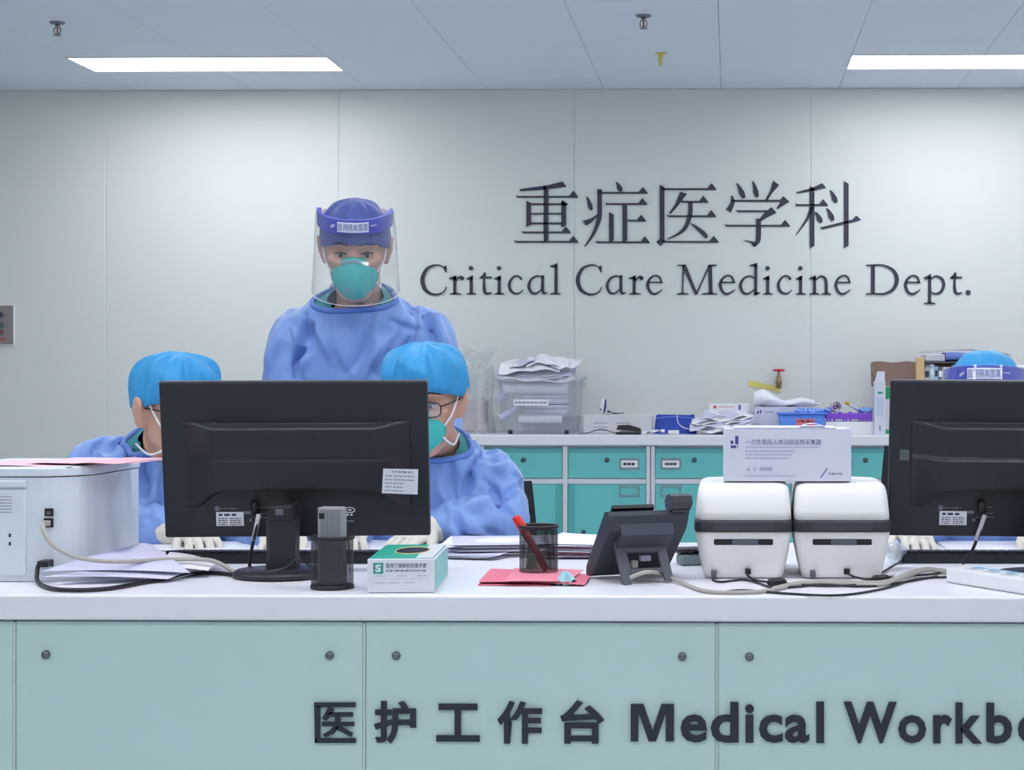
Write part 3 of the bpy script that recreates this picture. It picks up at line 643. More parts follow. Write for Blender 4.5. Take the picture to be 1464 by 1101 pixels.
def spectacles(M, root):
    g = MB()
    for s in (-1, 1):
        pts = []
        for k in range(21):
            a = 2 * math.pi * k / 20; ca, sa = math.cos(a), math.sin(a)
            pts.append(M @ Vector((s * .034 + .026 * math.copysign(abs(ca) ** .6, ca), -.106 + .012 * (abs(.034 + s * 0 + .026 * ca * s) / .06) ** 2, -.002 + .017 * math.copysign(abs(sa) ** .6, sa))))
        g.tube(pts, .0017, 6)
        g.tube([M @ Vector((s * .060, -.098, .006)), M @ Vector((s * .074, -.07, .008)), M @ Vector((s * .079, .0, .006)), M @ Vector((s * .078, .022, -.008))], .0019, 6, 4)
    g.tube([M @ Vector((-.009, -.106, .002)), M @ Vector((0, -.109, .005)), M @ Vector((.009, -.106, .002))], .0017, 6, 3)
    o = g.build('glasses_frame', FRAME, root)
    for s in (-1, 1):
        MB().surf(lambda u, v: M @ Vector((s * .034 + (u - .5) * .049, -.1045 + .004 * abs(u - .5), -.002 + (v - .5) * .031)), 4, 4, thick=.0006).build('lens', VISOR, o)
def eyes(M, root):
    for s in (-1, 1):
        e = MB(); Mx = M @ Matrix.Translation((s * .0325, -.0785, .004)) @ Matrix.Diagonal((1.25, .8, .40, 1)); R = []
        e.lathe([(.0115 * math.sin(t), .0115 * math.cos(t)) for t in np.linspace(.05, 3.09, 12)], 16, Mx); o = e.build('eye', mat('eye_white', (206, 196, 190), .3), root)
        MB().lathe([(.0052, 0), (.0045, .0012), (.001, .0016)], 14, M @ Matrix.Translation((s * .0325, -.0866, .003)) @ Matrix.Rotation(math.pi / 2, 4, 'X')).build('iris', mat('iris_dark', (30, 22, 20), .2), o)
        MB().tube([M @ Vector((s * p[0], p[1], p[2])) for p in ((.019, -.0865, .006), (.033, -.0895, .0115), (.047, -.083, .007))], [.0018, .0026, .0018], 6, 4).build('eyelid', mat('lash', (70, 50, 46), .6), o)
        MB().tube([M @ Vector((s * p[0], p[1], p[2])) for p in ((.014, -.0985, .030), (.034, -.0965, .0375), (.057, -.078, .031))], [.0028, .0042, .0022], 6, 4, flat=.7).build('eyebrow', HAIR, root)
def person(lab, N, head, yaw, pitch, roll, hips, arms, capkind, cap_args, glasses, has_shield, folds, legs, wide=1.0, hem=.42, seed=1, voxelg=.0055, drop=0.0):
    """N base of the neck, head centre (world), arms: [(shoulder, elbow, wrist, hand direction, back-of-hand normal, curl, side)]"""
    root = thing('person', lab, 'person', (hips[0], hips[1], 0), 0)
    M = Matrix.Translation(head) @ Matrix.Rotation(yaw, 4, 'Z') @ Matrix.Rotation(pitch, 4, 'X') @ Matrix.Rotation(roll, 4, 'Y')
    N = Vector(N); hips = Vector(hips); sh = head_shells(M)
    # ---- bare body, one surface
    nk = MB(); jaw = M @ Vector((0, .018, -.07)); nk.tube([jaw, jaw.lerp(N, .55) + Vector((0, .004, 0)), N + Vector((0, .012, -.005)), N + Vector((0, .03, -.07))], [.054, .054, .058, .064], 20, 5); sh.append(nk)
    def torso(k, gown):
        R = []
        prof = [(-.04, .060, .058), (-.012, .066, .060), (.008, .080, .068), (.034, .118, .084), (.066, .162, .098), (.105, .190, .108), (.15, .198, .116), (.24, .196, .124), (.36, .186, .126), (.5, .19, .135), (.62, .21, .15)] if gown else \
               [(.03, .05, .045), (.07, .10, .055), (.12, .145, .07), (.2, .155, .09), (.36, .15, .10), (.5, .155, .11), (.6, .16, .12)]
        tot = N.z - hips.z
        for d, hw, hd in prof:
            f = d / .62; c = Vector((N.x + (hips.x - N.x) * f, N.y + .035 * min(1, d / .1) + (hips.y - N.y - .035) * f, N.z - (tot * f if d > .15 else d)))
            R.append(ell(c, hw * k * wide, hd * k, 30))
        R.sort(key=lambda r: -r[0].z)
        return R
    t = MB(); t.rings(torso(1, False)); sh.append(t)
    for S, E, Wp, D, Nn, cu, sd in arms:
        a = MB(); a.tube([S, E, Wp], [.036, .034, .024], 14, 6); sh.append(a); sh += hand_shells(Wp, D, Nn, -.004, cu, sd)
    for lg in legs:
        a = MB(); a.tube(lg[:-1], [.08, .06, .045], 14, 5, ball=True); sh.append(a)
        f = MB(); f.tube([lg[-2] + Vector((0, .03, -.02)), lg[-1]], [.045, .035], 12, 3, ball=True); sh.append(f)
    me = voxel(sh, .0048, 3); Mi = rootM(root).inverted(); me.transform(Mi)
    link(me, 'body', SKIN, root)
    # ---- gown
    g = []; R = torso(1.0, True); lo = R[-1]
    if hem is not None:
        c = sum(lo, Vector()) / len(lo)
        R += [[Vector((p.x * 1.06 - c.x * .06, p.y * 1.06 - c.y * .06, hem)) for p in lo]]
    t = MB(); t.rings(R); g.append(t)
    for S, E, Wp, D, Nn, cu, sd in arms:
        S, E, Wp = Vector(S), Vector(E), Vector(Wp); a = MB()
        inn = N + (S - N) * .5 + Vector((0, .03, -.055))
        a.tube([inn, S + Vector((0, 0, -.004)), S.lerp(E, .5) + Vector((0, .0, -.0)), E, E.lerp(Wp, .55), Wp - Vector(D).normalized() * .02], [.056, .062, .064, .064, .056, .040], 22, 6, ball=True); g.append(a)
    me = voxel(g, voxelg, 6); crumple(me, .0105, 11.0, (1.1, 1, .5), seed); add_folds(me, folds); me.transform(Mi)
    go = link(me, 'gown', GOWN, root)
    # neckline: cut the opening, bind it
    from mathutils.bvhtree import BVHTree
    bm = bmesh.new(); bm.from_mesh(me); bm.transform(rootM(root)); bv = BVHTree.FromBMesh(bm)
    zo, sl = .006 - drop, .62; pts = []
    for k in range(40):
        a = 2 * math.pi * k / 40; ax = Vector((N.x, N.y + .006, N.z + zo + sl * .006)); dr_ = Vector((math.cos(a), math.sin(a), sl * math.sin(a))).normalized()
        h = bv.ray_cast(ax, dr_)[0]; pts.append(h if h else ax + dr_ * .08)
    pts = [(pts[(k - 1) % 40] + pts[k % 40] * 2 + pts[(k + 1) % 40]) / 4 for k in range(41)]
    kill = [v for v in bm.verts if v.co.z > N.z + zo + .005 + sl * (v.co.y - N.y) and abs(v.co.x - N.x) < .12 and abs(v.co.y - N.y) < .12]
    bmesh.ops.delete(bm, geom=kill, context='VERTS'); bm.transform(Mi); bm.to_mesh(me); bm.free(); me.update()
    cb = MB(); cb.tube(pts, .0075, 8); cb.build('neck_binding', COLLAR, go)
    sb = MB(); C0 = N + Vector((0, .006, 0))
    sb.surf(lambda u, v: (lambda p: p.lerp(Vector((C0.x, C0.y, p.z - .01)), .03 + .30 * v) + Vector((0, 0, .014 * v * (1 if math.sin(2 * math.pi * u) > -.6 else -1.6))))(pts[int(round(u * 40)) % 40]), 40, 3, True); sb.build('scrub_collar', SCRUB, go)
    for S, E, Wp, D, Nn, cu, sd in arms:
        D = Vector(D).normalized(); Wp = Vector(Wp); S, E = Vector(S), Vector(E)
        hs = hand_shells(Wp, D, Nn, .0006, cu, sd)
        f = (Wp - E).normalized(); cf = MB(); cf.tube([Wp - f * .125, Wp - f * .055, Wp - f * .012, Wp + D * .012], [.046, .042, .033, .030], 16, 4); hs.append(cf)
        gm = voxel(hs, .0021, 2, .4); crumple(gm, .0009, 45, (1, 1, 1), 3); gm.transform(Mi); gl = link(gm, 'glove', GLOVE, root)
    kind = cap_surface(M, *cap_args, CAPN if capkind == 'navy' else CAPB, root)
    respirator(M, root); eyes(M, root)
    if glasses: spectacles(M, root)
    if has_shield: shield(M, root)
    # short hair at the temples and nape
    hr = MB(); hr.surf(lambda u, v: M @ Vector((.0765 * math.cos(.3 + u * (math.pi - .6)) * (1.0 - .10 * v), .006 + .096 * math.sin(.3 + u * (math.pi - .6)) * (1 - .12 * v), .055 - .085 * v - .02 * math.sin(u * math.pi))), 30, 6, thick=.003); hr.build('hair', HAIR, root)
    return root
def legs_seated(hx, hy, hz, k):
    return [[Vector((hx + s * .09, hy - .02, hz)), Vector((hx + s * .12, hy - .40 * k, hz + .02)), Vector((hx + s * .12, hy - .36 * k, .09)), Vector((hx + s * .12, hy - .50 * k, .045))] for s in (-1, 1)]
def legs_standing(hx, hy, hz):
    return [[Vector((hx + s * .09, hy, hz)), Vector((hx + s * .10, hy - .01, .48)), Vector((hx + s * .10, hy + .02, .09)), Vector((hx + s * .11, hy - .13, .045))] for s in (-1, 1)]
def P(px, py, y): return at(px, py, y)
# --- standing person in navy cap and face shield
DS = 4.48
folds = [(455, 455, 420, 520, -.010, 7), (448, 440, 470, 520, .008, 8), (432, 450, 428, 540, -.014, 6), (418, 470, 440, 540, .009, 9), (470, 445, 505, 530, .006, 12), (610, 420, 622, 500, -.013, 7), (600, 440, 590, 520, .009, 9),
         (630, 450, 640, 540, .009, 7), (575, 420, 600, 470, -.008, 7), (540, 440, 545, 530, .005, 9), (525, 470, 500, 535, -.006, 8), (395, 470, 388, 540, .006, 7), (560, 455, 615, 478, -.006, 6), (455, 430, 480, 445, .007, 6), (565, 470, 525, 540, .007, 8), (405, 450, 440, 425, .005, 6), (598, 478, 560, 540, -.007, 7)]
person('standing person in blue gown, navy cap and clear face shield',
       P(512, 418, DS - .03), P(508, 356, DS - .12), math.radians(10), math.radians(17), 0, P(514, 720, DS + .10),
       [(P(424, 480, DS), P(405, 610, DS - .02), P(432, 722, DS - .30), (.3, -1, -.25), (0, -.2, 1), .35, 1), (P(610, 476, DS), P(628, 610, DS - .02), P(600, 722, DS - .30), (-.3, -1, -.25), (0, -.2, 1), .35, -1)],
       'navy', ((.086, .106, .10), .129, .034, -.03, .004, .0030, 4), False, True, folds, legs_standing(P(514, 720, DS + .1).x, DS + .1, .86), 1.10, .30, 2, .0055, .012)
# --- left seated person
DA = 4.10
folds = [(205, 612, 150, 640, .008, 7), (196, 618, 168, 668, -.010, 7), (150, 625, 120, 668, -.007, 6), (215, 640, 205, 740, -.009, 9), (185, 640, 190, 690, .009, 8), (140, 640, 155, 668, .008, 7), (225, 660, 228, 740, .007, 8), (110, 640, 98, 668, .006, 7), (212, 700, 200, 760, .008, 8)]
person('seated person in blue gown and cap between white printer and left monitor',
       P(238, 624, DA - .03), P(249, 587, DA - .14), math.radians(54), math.radians(8), 0, (P(232, 700, DA + .06).x, DA + .06, .47),
       [(P(140, 662, DA + .01), P(138, 765, DA - .06), P(278, 755, DA - .18), (.55, -1, -.25), (.1, -.35, 1), .55, 1), (P(340, 680, DA), P(365, 765, DA - .05), P(405, 752, DA - .22), (.1, -1, -.3), (0, -.3, 1), .6, -1)],
       'blue', ((.088, .100, .10), .137, .042, -.022, .012, .0062, 7), True, False, folds, legs_seated(P(232, 700, DA + .06).x, DA + .06, .50, 1), 1.02, None, 3)
# --- right seated person
folds = [(655, 625, 690, 650, .009, 8), (640, 640, 655, 720, -.006, 9), (690, 640, 668, 720, -.014, 8), (700, 632, 725, 680, .007, 8), (720, 660, 745, 720, .008, 8), (690, 690, 735, 735, -.009, 7), (660, 735, 700, 765, .011, 9), (650, 728, 720, 722, .008, 9), (700, 720, 752, 700, -.007, 7), (680, 745, 720, 775, -.008, 6), (648, 745, 660, 780, .007, 6), (735, 690, 700, 668, .005, 6), (630, 680, 640, 740, .006, 8), (672, 620, 700, 615, .006, 6)]
person('seated person in blue gown and cap in front of the standing person, right of monitor',
       P(622, 634, DA - .03), P(610, 574, DA - .14), math.radians(-6), math.radians(9), 0, (P(612, 700, DA + .06).x, DA + .06, .47),
       [(P(702, 682, DA + .01), P(716, 742, DA - .07), P(612, 757, DA - .18), (-.5, -1, -.25), (-.1, -.35, 1), .55, -1), (P(518, 680, DA), P(495, 765, DA - .05), P(500, 750, DA - .22), (.2, -1, -.3), (0, -.3, 1), .6, 1)],
       'blue', ((.091, .112, .10), .138, .042, -.022, .014, .0060, 12), True, False, folds, legs_seated(P(612, 700, DA + .06).x, DA + .06, .50, 1), 1.02, None, 5)
# --- person behind the right monitor
person('seated person in bright blue cap and face shield hidden behind the right monitor',
       P(1405, 655, DA - .03), P(1408, 592, DA - .14), math.radians(-9), math.radians(-5), 0, (P(1405, 700, DA + .06).x, DA + .06, .47),
       [(P(1334, 672, DA + .01), P(1322, 755, DA - .04), P(1298, 752, DA - .20), (.16, -1, -.28), (.15, -.3, 1), .5, 1), (P(1508, 668, DA), P(1520, 770, DA - .05), P(1480, 760, DA - .22), (-.2, -1, -.3), (0, -.3, 1), .6, -1)],
       'blue', ((.088, .107, .10), .146, .046, -.022, .004, .0030, 21), False, True, [], legs_seated(P(1405, 700, DA + .06).x, DA + .06, .50, 1), 1.02, None, 6)
# ================================================================== on the front workbench
LBL = mat('label_white', (226, 228, 236), .5)
def cable(lab, pts, r, m, name='cable', cat='cable', lift=True, **k):
    """pts: ('px','py'[,height above desk]) on the desk"""
    W = []
    for p in pts:
        h = p[2] if len(p) > 2 else 0
        W.append(onz(p[0], p[1], DESK + r + .0004 + h))
    return MB().tube(W, r, 8, 6).build(name, m, label=lab, cat=cat, **k)
def dashes(mb, O, U, V, x0, x1, y, h, seed, N=None):
    rg = random.Random(seed); x = x0
    while x < x1:
        w = rg.uniform(.6, 2.2) * h; w = min(w, x1 - x)
        mb.add([O + U * x + V * y, O + U * (x + w) + V * y, O + U * (x + w) + V * (y + h), O + U * x + V * (y + h)], [(0, 1, 2, 3)]); x += w + h * .5

# ---- computer monitors, seen from behind
def monitor(lab, bl, br, tl, tr, base_px, asset, tape):
    B = onz(base_px[0], base_px[1], DESK)
    bl, br, tl, tr = map(Vector, (bl, br, tl, tr)); W = (br - bl).length; H = (tl - bl).length
    U = (br - bl).normalized(); V = (tl - bl); V = (V - U * V.dot(U)).normalized(); N = V.cross(U)          # N towards the screen side (+y)
    t = thing('computer_monitor', lab, 'monitor', B, 0)
    Mx = Matrix((U, N, V)).transposed().to_4x4(); Mx.translation = bl
    MB().box(0, W, 0, .020, 0, H, .004, 2, Mx).build('casing', BLACK, t)
    MB().box(.010, W - .010, .0195, .0212, .012, H - .010, 0, 1, Mx).build('screen', mat('lit_screen', (170, 190, 215), .2, emit=.6), t)
    # raised rear housing with the scooped lower edge, as a height field
    def hf(u, v):
        x, z = .085 + u * .845, .155 + v * .59                       # fractions of the casing
        e = min((x - .085) / .13, (.93 - x) / .13, 1); e = max(0, e)
        lowz = .30 - .115 * (1 / (1 + math.exp((x - .17) / .018)) + 1 / (1 + math.exp((.845 - x) / .018)))
        topz = .735 - .03 / (1 + math.exp((x - .20) / .012)) * 0 + .022 * (1 / (1 + math.exp((x - .17) / .02)) + 1 / (1 + math.exp((.845 - x) / .02)))
        b = max(0, min((z - lowz) / .03, (topz - z) / .025, 1))
        s = lambda k: k * k * (3 - 2 * k)
        h = .030 * s(e) * s(b) + .003 * s(b)
        g = math.exp(-((z - .52) / .006) ** 2) * s(b)
        h -= .0035 * g * s(e)
        return Mx @ Vector((x * W, -h - .0002 if h > .0005 else .001, z * H))
    mb = MB().surf(hf, 110, 70); hs = mb.build('rear_housing', BLACK, t)
    hp = lambda fx, fz, d=.034: Mx @ Vector((fx * W, -d, fz * H))
    for fx, fz in ((.40, .66), (.585, .66), (.40, .345), (.585, .345)):
        MB().lathe([(.0045, 0), (.0045, .0012), (.002, .0014)], 12, Matrix.Translation(hp(fx, fz, .0328)) @ (Mx.to_3x3().to_4x4() @ Matrix.Rotation(math.pi / 2, 4, 'X'))).build('mount_screw', DARKP, hs)
    # stand: neck, hinge, foot
    NX = B.x; ny = B.y
    nk = MB(); zt = bl.z + H * .145
    nk.rings([[Vector((NX + sx * hw, ny + dy, z)) for sx, dy in ((-1, -.012), (-.7, -.02), (.7, -.02), (1, -.012), (1, .02), (-1, .02))] for z, hw in ((DESK + .014, .030), (DESK + .05, .028), (zt, .030))], smooth=False)
    nk.build('stand_neck', BLACK, t)
    MB().box(NX - .026, NX + .026, ny - .024, ny + .05, zt - .004, zt + .028, .006).build('hinge', DARKP, t)
    MB().box(NX - .008, NX + .008, ny - .0262, ny - .0235, zt + .008, zt + .02, .001, 1).build('release_tab', GREYP, t)
    MB().lathe([(.001, .0005), (.092, .0005), (.096, .004), (.096, .009), (.088, .014), (.001, .0155)], 48, Matrix.Translation(B) @ Matrix.Diagonal((1.0, 1.0, 1, 1))).build('stand_foot', BLACK, t)
    # rating label, maker's disc and small print on the lower casing
    def rect(fx0, fx1, fz0, fz1, d): return MB().add([Mx @ Vector((fx0 * W, -d, fz0 * H)), Mx @ Vector((fx1 * W, -d, fz0 * H)), Mx @ Vector((fx1 * W, -d, fz1 * H)), Mx @ Vector((fx0 * W, -d, fz1 * H))], [(0, 1, 2, 3)])
    O, UU, VV = Mx @ Vector((0, -.0016, 0)), U * W, V * H
    lb = MB().box(.195 * W, .298 * W, -.0012, -.0002, .075 * H, .165 * H, 0, 1, Mx).build('rating_label', LBL, t)
    pr = MB(); dashes(pr, O, UU, VV, .205, .275, .140, .014, 3)
    for k in range(4): dashes(pr, O, UU, VV, .203, .237, .120 - .013 * k, .006, 5 + k); dashes(pr, O, UU, VV, .246, .290, .120 - .013 * k, .006, 15 + k)
    pr.build('label_print', INK, lb)
    wp = MB(); wp.lathe([(.0055, 0), (.0055, .0004)], 16, Mx @ Matrix.Translation((.2 * W, -.0006, .187 * H)) @ Matrix.Rotation(math.pi / 2, 4, 'X'))
    dashes(wp, O, UU, VV, .212, .275, .183, .008, 9); dashes(wp, O, UU, VV, .355, .395, .19, .006, 10); dashes(wp, O, UU, VV, .300, .325, .15, .02, 12); dashes(wp, O, UU, VV, .335, .40, .125, .007, 14); dashes(wp, O, UU, VV, .335, .40, .150, .006, 17)
    wp.lathe([(.0035, 0), (.0035, .0004)], 12, Mx @ Matrix.Translation((.325 * W, -.0006, .11 * H)) @ Matrix.Rotation(math.pi / 2, 4, 'X'))
    dashes(wp, O, UU, VV, .575, .64, .185, .010, 20); dashes(wp, O, UU, VV, .655, .68, .12, .03, 21); dashes(wp, O, UU, VV, .688, .715, .095, .012, 22)
    wp.build('casing_print', mat('casing_print', (112, 114, 128), .6), t)
    ey = MB(); Mo = Mx @ Matrix.Translation((.698 * W, -.0008, .172 * H)) @ Matrix.Rotation(math.pi / 2, 4, 'X') @ Matrix.Diagonal((1.9, 1, 1, 1))
    ey.tube([Mo @ Vector((.0052 * math.cos(a), .0052 * math.sin(a), 0)) for a in np.linspace(0, 6.2832, 25)], .0011, 5); ey.lathe([(.002, 0), (.002, .0005)], 12, Mo); dashes(ey, O, UU, VV, .682, .714, .136, .012, 4)
    ey.build('eye_symbol', LBL, t)
    if asset:
        q = [Vector(p) for p in asset]
        q2 = [p + N * -.0010 for p in q]
        st = MB().add(q + q2, [(3, 2, 1, 0), (4, 5, 6, 7), (0, 1, 5, 4), (1, 2, 6, 5), (2, 3, 7, 6), (3, 0, 4, 7)]).build('asset_label', LBL, t)
        Oa = q2[3] - N * .0004; Ua = q2[2] - q2[3]; Va = q2[0] - q2[3]; pr = MB()
        dashes(pr, Oa, Ua, Va, .25, .82, .86, .07, 31)
        for k in range(5): dashes(pr, Oa, Ua, Va, .08, .26, .70 - .15 * k, .045, 40 + k); dashes(pr, Oa, Ua, Va, .30, .60 if k > 1 else .9, .70 - .15 * k, .045, 50 + k)
        pr.build('label_print', GREYINK, st)
    if tape:
        MB().box(.04 * W, .075 * W, -.0012, -.0002, .49 * H, .56 * H, 0, 1, Mx).build('clear_tape', clear_mat('clear_tape', (.75, .85, .85), .12, .8), t)
        MB().surf(lambda u, v: Vector(hf(.0 + u * .9, (.505 + .03 * v - .155) / .59)) - N * .0012, 30, 3).build('clear_tape', MATS['clear_tape'], t)
    return t, Mx, W, H
Dm = 3.42
m1, MX1, W1, H1 = monitor('black computer monitor with two white labels, seen from behind, left', at(236, 769, Dm - .005), at(615, 766, Dm + .03), at(225, 546, Dm - .052), at(609, 543, Dm - .017), (404, 824),
        [at(548, 670, Dm - .064), at(598, 671, Dm - .061), at(597, 707, Dm - .055), at(546, 705, Dm - .058)], False)
a = 1.0
m2, MX2, W2, H2 = monitor('black computer monitor with a strip of clear tape, cut by the right edge', at(1269, 766, Dm + .01), at(1269 + 378, 770, Dm - .0), at(1265, 544, Dm - .038), at(1265 + 383, 541, Dm - .048), (1492, 828), None, True)

# video leads dropping from the monitors
def drop_cable(lab, Mx, W, H, fx, pts):
    A = Mx @ Vector((fx * W, -.012, .24 * H)); B = Mx @ Vector((fx * W, -.012, .16 * H))
    t = thing('video_cable', lab, 'cable', (A.x, A.y, DESK), 0)
    MB().tube([A, B], [.008, .008], 10).build('plug', DARKP, t)
    Q = [B] + [at(px, py, y) for px, py, y in pts]
    Q[-1].z = max(Q[-1].z, DESK + .005)
    MB().tube(Q, .0034, 8, 6).build('lead', DARKP, t)
    i = len(Q) // 2; d = (Q[2] - Q[1]).normalized(); c = Q[1].lerp(Q[2], .25)
    MB().tube([c - d * .028, c + d * .026], .0046, 8).build('cable_tag', mat('tag_paper', (206, 206, 212), .5), t)
drop_cable('black video cable with a white tag hanging below the left monitor', MX1, W1, H1, .345, [(368, 745, Dm - .03), (360, 785, Dm - .03), (356, 815, Dm - .02)])
drop_cable('black video cable with a white tag hanging below the right monitor', MX2, W2, H2, .35, [(1405, 745, Dm - .02), (1391, 785, Dm - .01), (1376, 806, Dm)])

# ---- office printer
PRN = mat('printer_shell', (214, 222, 230), .4, bump=.03, bscale=300)
c0 = onz(40, 832, DESK); yb = c0.y
xr = at(195, 760, yb + .31).x; xl = at(-95, 760, yb).x; zt = at(100, 683, yb).z
t = thing('office_printer', 'white office printer on the left end of the bench', 'printer', ((xl + xr) / 2, yb + .17, DESK), 0)
def rr(x0, x1, y0, y1, rad, z, n=8, r2=None):
    out = []; r2 = r2 or rad
    for cx, cy, a0, r in ((x1 - rad, y0 + rad, -90, rad), (x1 - r2, y1 - r2, 0, r2), (x0 + r2, y1 - r2, 90, r2), (x0 + r2, y0 + r2, 180, r2)):
        for k in range(n + 1):
            a = math.radians(a0 + 90 * k / n); out.append(Vector((cx + r * math.cos(a), cy + r * math.sin(a), z)))
    return out
mb = MB(); mb.rings([rr(xl, xr, yb, yb + .34, .09, z, 8, .02) for z in (DESK + .001, zt)]); mb.sm = [False] * len(mb.sm)
bd = mb.build('body', PRN, t)
mb = MB(); mb.rings([rr(xl - .002 + d, xr + .002 - d, yb - .002 + d, yb + .342 - d, .09, z, 8, .02) for z, d in ((zt + .002, .002), (zt + .004, 0), (zt + .016, 0), (zt + .020, .004))]); mb.sm = [False] * len(mb.sm)
ld = mb.build('scanner_lid', PRN, t)
# rear service door with vents
xd = at(38, 760, yb).x
dr = MB().box(xl + .02, xd, yb - .006, yb + .004, DESK + .012, at(20, 700, yb).z, .003).build('rear_door', PRN, t)
MB().box(xl + .02, xd, yb - .0065, yb + .004, at(20, 697, yb).z, at(20, 687, yb).z, .002).build('door_hinge_strip', PRN, t)
for k in range(6):
    z = at(10, 710 + 4.4 * k, yb).z
    MB().box(at(-14, 700, yb).x, at(19, 700, yb).x, yb - .0066, yb - .0058, z - .0007, z + .0007).build('vent_slot', GREYINK, dr)
for z in (765, 777): MB().box(at(14.5, z, yb).x, at(17.5, z, yb).x, yb - .0068, yb - .0058, at(0, z + 2.5, yb).z, at(0, z - 2.5, yb).z).build('screw_slot', INK, dr)
def port(px0, px1, py0, py1, name):
    A = at(px0, py1, yb); B = at(px1, py0, yb)
    return MB().box(A.x, B.x, yb - .0012, yb + .002, A.z, B.z).build(name, DARKP, t)
pu = port(64, 76, 727, 738, 'usb_port'); A = at(70, 733, yb); MB().box(A.x - .004, A.x + .004, yb - .002, yb - .0011, A.z - .004, A.z + .003).build('socket_core', GREYP, pu)
port(63, 76, 741, 754, 'network_port'); port(62, 76, 800, 810, 'power_socket')
# pale pink sheets on its lid
t = thing('paper_sheets', 'pale pink paper sheets lying on the white printer', 'paper', (xl + .1, yb + .1, zt + .02), 0)
for k, (px0, px1, d, m_) in enumerate(((-60, 95, 0, PALEPINK), (90, 168, .004, mat('mid_pink_paper', (240, 178, 192), .8)), (20, 178, .002, PALEPINK))):
    xa, xb = at(px0, 670, yb).x, at(px1, 670, yb).x; z0 = zt + .0212 + .0012 * k
    MB().surf(lambda u, v: Vector((xa + (xb - xa) * u + .01 * v, yb + .02 + .21 * v + .02 * k, z0 + d * math.sin(u * math.pi) + .004 * (u ** 6) * (k == 1) + .0015 * math.sin(5 * u + k))), 14, 6, thick=.0005).build('sheet', m_, t)
# leads at the printer
A = at(70, 748, yb - .004)
t = thing('network_cable', 'beige network cable curving from the white printer to the desk', 'cable', (A.x, A.y, DESK), 0)
MB().box(A.x - .010, A.x + .003, A.y - .012, A.y + .002, A.z - .005, A.z + .005, .001, 1).build('plug', CABLEG, t)
MB().tube([A + Vector((-.006, -.012, 0)), at(63, 760, yb - .03), at(76, 780, yb - .035), at(110, 797, yb - .03), at(165, 803, yb - .012), at(240, 800, yb + .07), at(300, 801, yb + .1), at(330, 815, yb + .1), at(338, 822, yb + .09)], .0042, 10, 6).build('lead', CABLEG, t)
A = at(68, 805, yb - .003)
t = thing('power_cable', 'black power cable looping in front of the white printer', 'cable', (A.x, A.y, DESK), 0)
MB().box(A.x - .012, A.x + .009, A.y - .022, A.y + .002, A.z - .006, A.z + .006, .002).build('plug', DARKP, t)
MB().tube([A + Vector((-.010, -.018, -.002)), at(53, 818, yb - .03), onz(56, 834, DESK + .005), onz(85, 843, DESK + .005), onz(150, 842, DESK + .0045), onz(215, 831, DESK + .0045), onz(290, 819, DESK + .0045), onz(345, 822, DESK + .0045), onz(360, 812, DESK + .0045)], .0042, 10, 6).build('lead', DARKP, t)

# ---- loose papers and stacks
def sheet(c, wx, wy, rz, z, curl, m, parent, seed=0, name='sheet'):
    rg = random.Random(seed); ph = rg.uniform(0, 6)
    def fn(u, v):
        x = (u - .5) * wx; y = (v - .5) * wy
        h = curl * ((u - .5) * 2) ** 2 * (.5 + v) * (1 if seed % 2 else .3) + .0015 * math.sin(4 * u + ph) * math.sin(3 * v) + .002
        return Vector((c[0] + x * math.cos(rz) - y * math.sin(rz), c[1] + x * math.sin(rz) + y * math.cos(rz), z + max(h, .0003)))
    return MB().surf(fn, 14, 10, thick=.0004).build(name, m, parent)
def stack(lab, cx, cy, wx, wy, rz, n, hgt, z0, cols, seed, jit=.03, group=None, name='paper_stack', curl=.004):
    t = thing(name, lab, 'paper', (cx, cy, z0), 0, group); rg = random.Random(seed)
    for k in range(n):
        sheet((cx + rg.uniform(-jit, jit), cy + rg.uniform(-jit, jit) * .6), wx, wy, rz + rg.uniform(-jit, jit) * 4, z0 + hgt * (k / max(1, n)), curl * rg.random(), cols[k % len(cols)], t, seed * 10 + k)
    return t
# fanned pile before the printer
t = thing('paper_pile', 'fanned pile of white papers on the desk in front of the printer', 'paper', onz(170, 830, DESK), 0)
def quad_sheet(pts, m, z0s, parent, bend=.0, name='sheet'):
    q = [onz(px, py, DESK + z) for (px, py), z in zip(pts, z0s)]
    MB().surf(lambda u, v: (q[0].lerp(q[1], u)).lerp(q[3].lerp(q[2], u), v) + Vector((0, 0, bend * math.sin(math.pi * u) + bend * .5 * math.sin(math.pi * v))), 16, 10, thick=.0005).build(name, m, parent)
def sheet_at(pts, m, parent, bend=.0, name='sheet'):
    q = [at(*p) for p in pts]
    for p in q: p.z = max(p.z, DESK + .001)
    MB().surf(lambda u, v: (q[0].lerp(q[1], u)).lerp(q[3].lerp(q[2], u), v) + Vector((0, 0, bend * math.sin(math.pi * u) + bend * .5 * math.sin(math.pi * v))), 16, 10, thick=.0005).build(name, m, parent)
sheet_at([(64, 840, 3.18), (218, 834, 3.25), (322, 812, 3.45), (150, 826, 3.25)], PAPERV, t, .001)
sheet_at([(70, 836, 3.185), (250, 828, 3.27), (330, 808, 3.46), (150, 822, 3.25)], PAPER, t, .003)
sheet_at([(60, 825, 3.19), (240, 828, 3.22), (285, 812, 3.34), (140, 815, 3.235)], PAPERV, t, .003)
sheet_at([(58, 817, 3.21), (272, 819, 3.25), (216, 778, 3.40), (186, 781, 3.30)], PAPERV, t, .004)
sheet_at([(225, 815, 3.29), (298, 816, 3.30), (310, 804, 3.42), (243, 789, 3.40)], PAPER, t, .004)
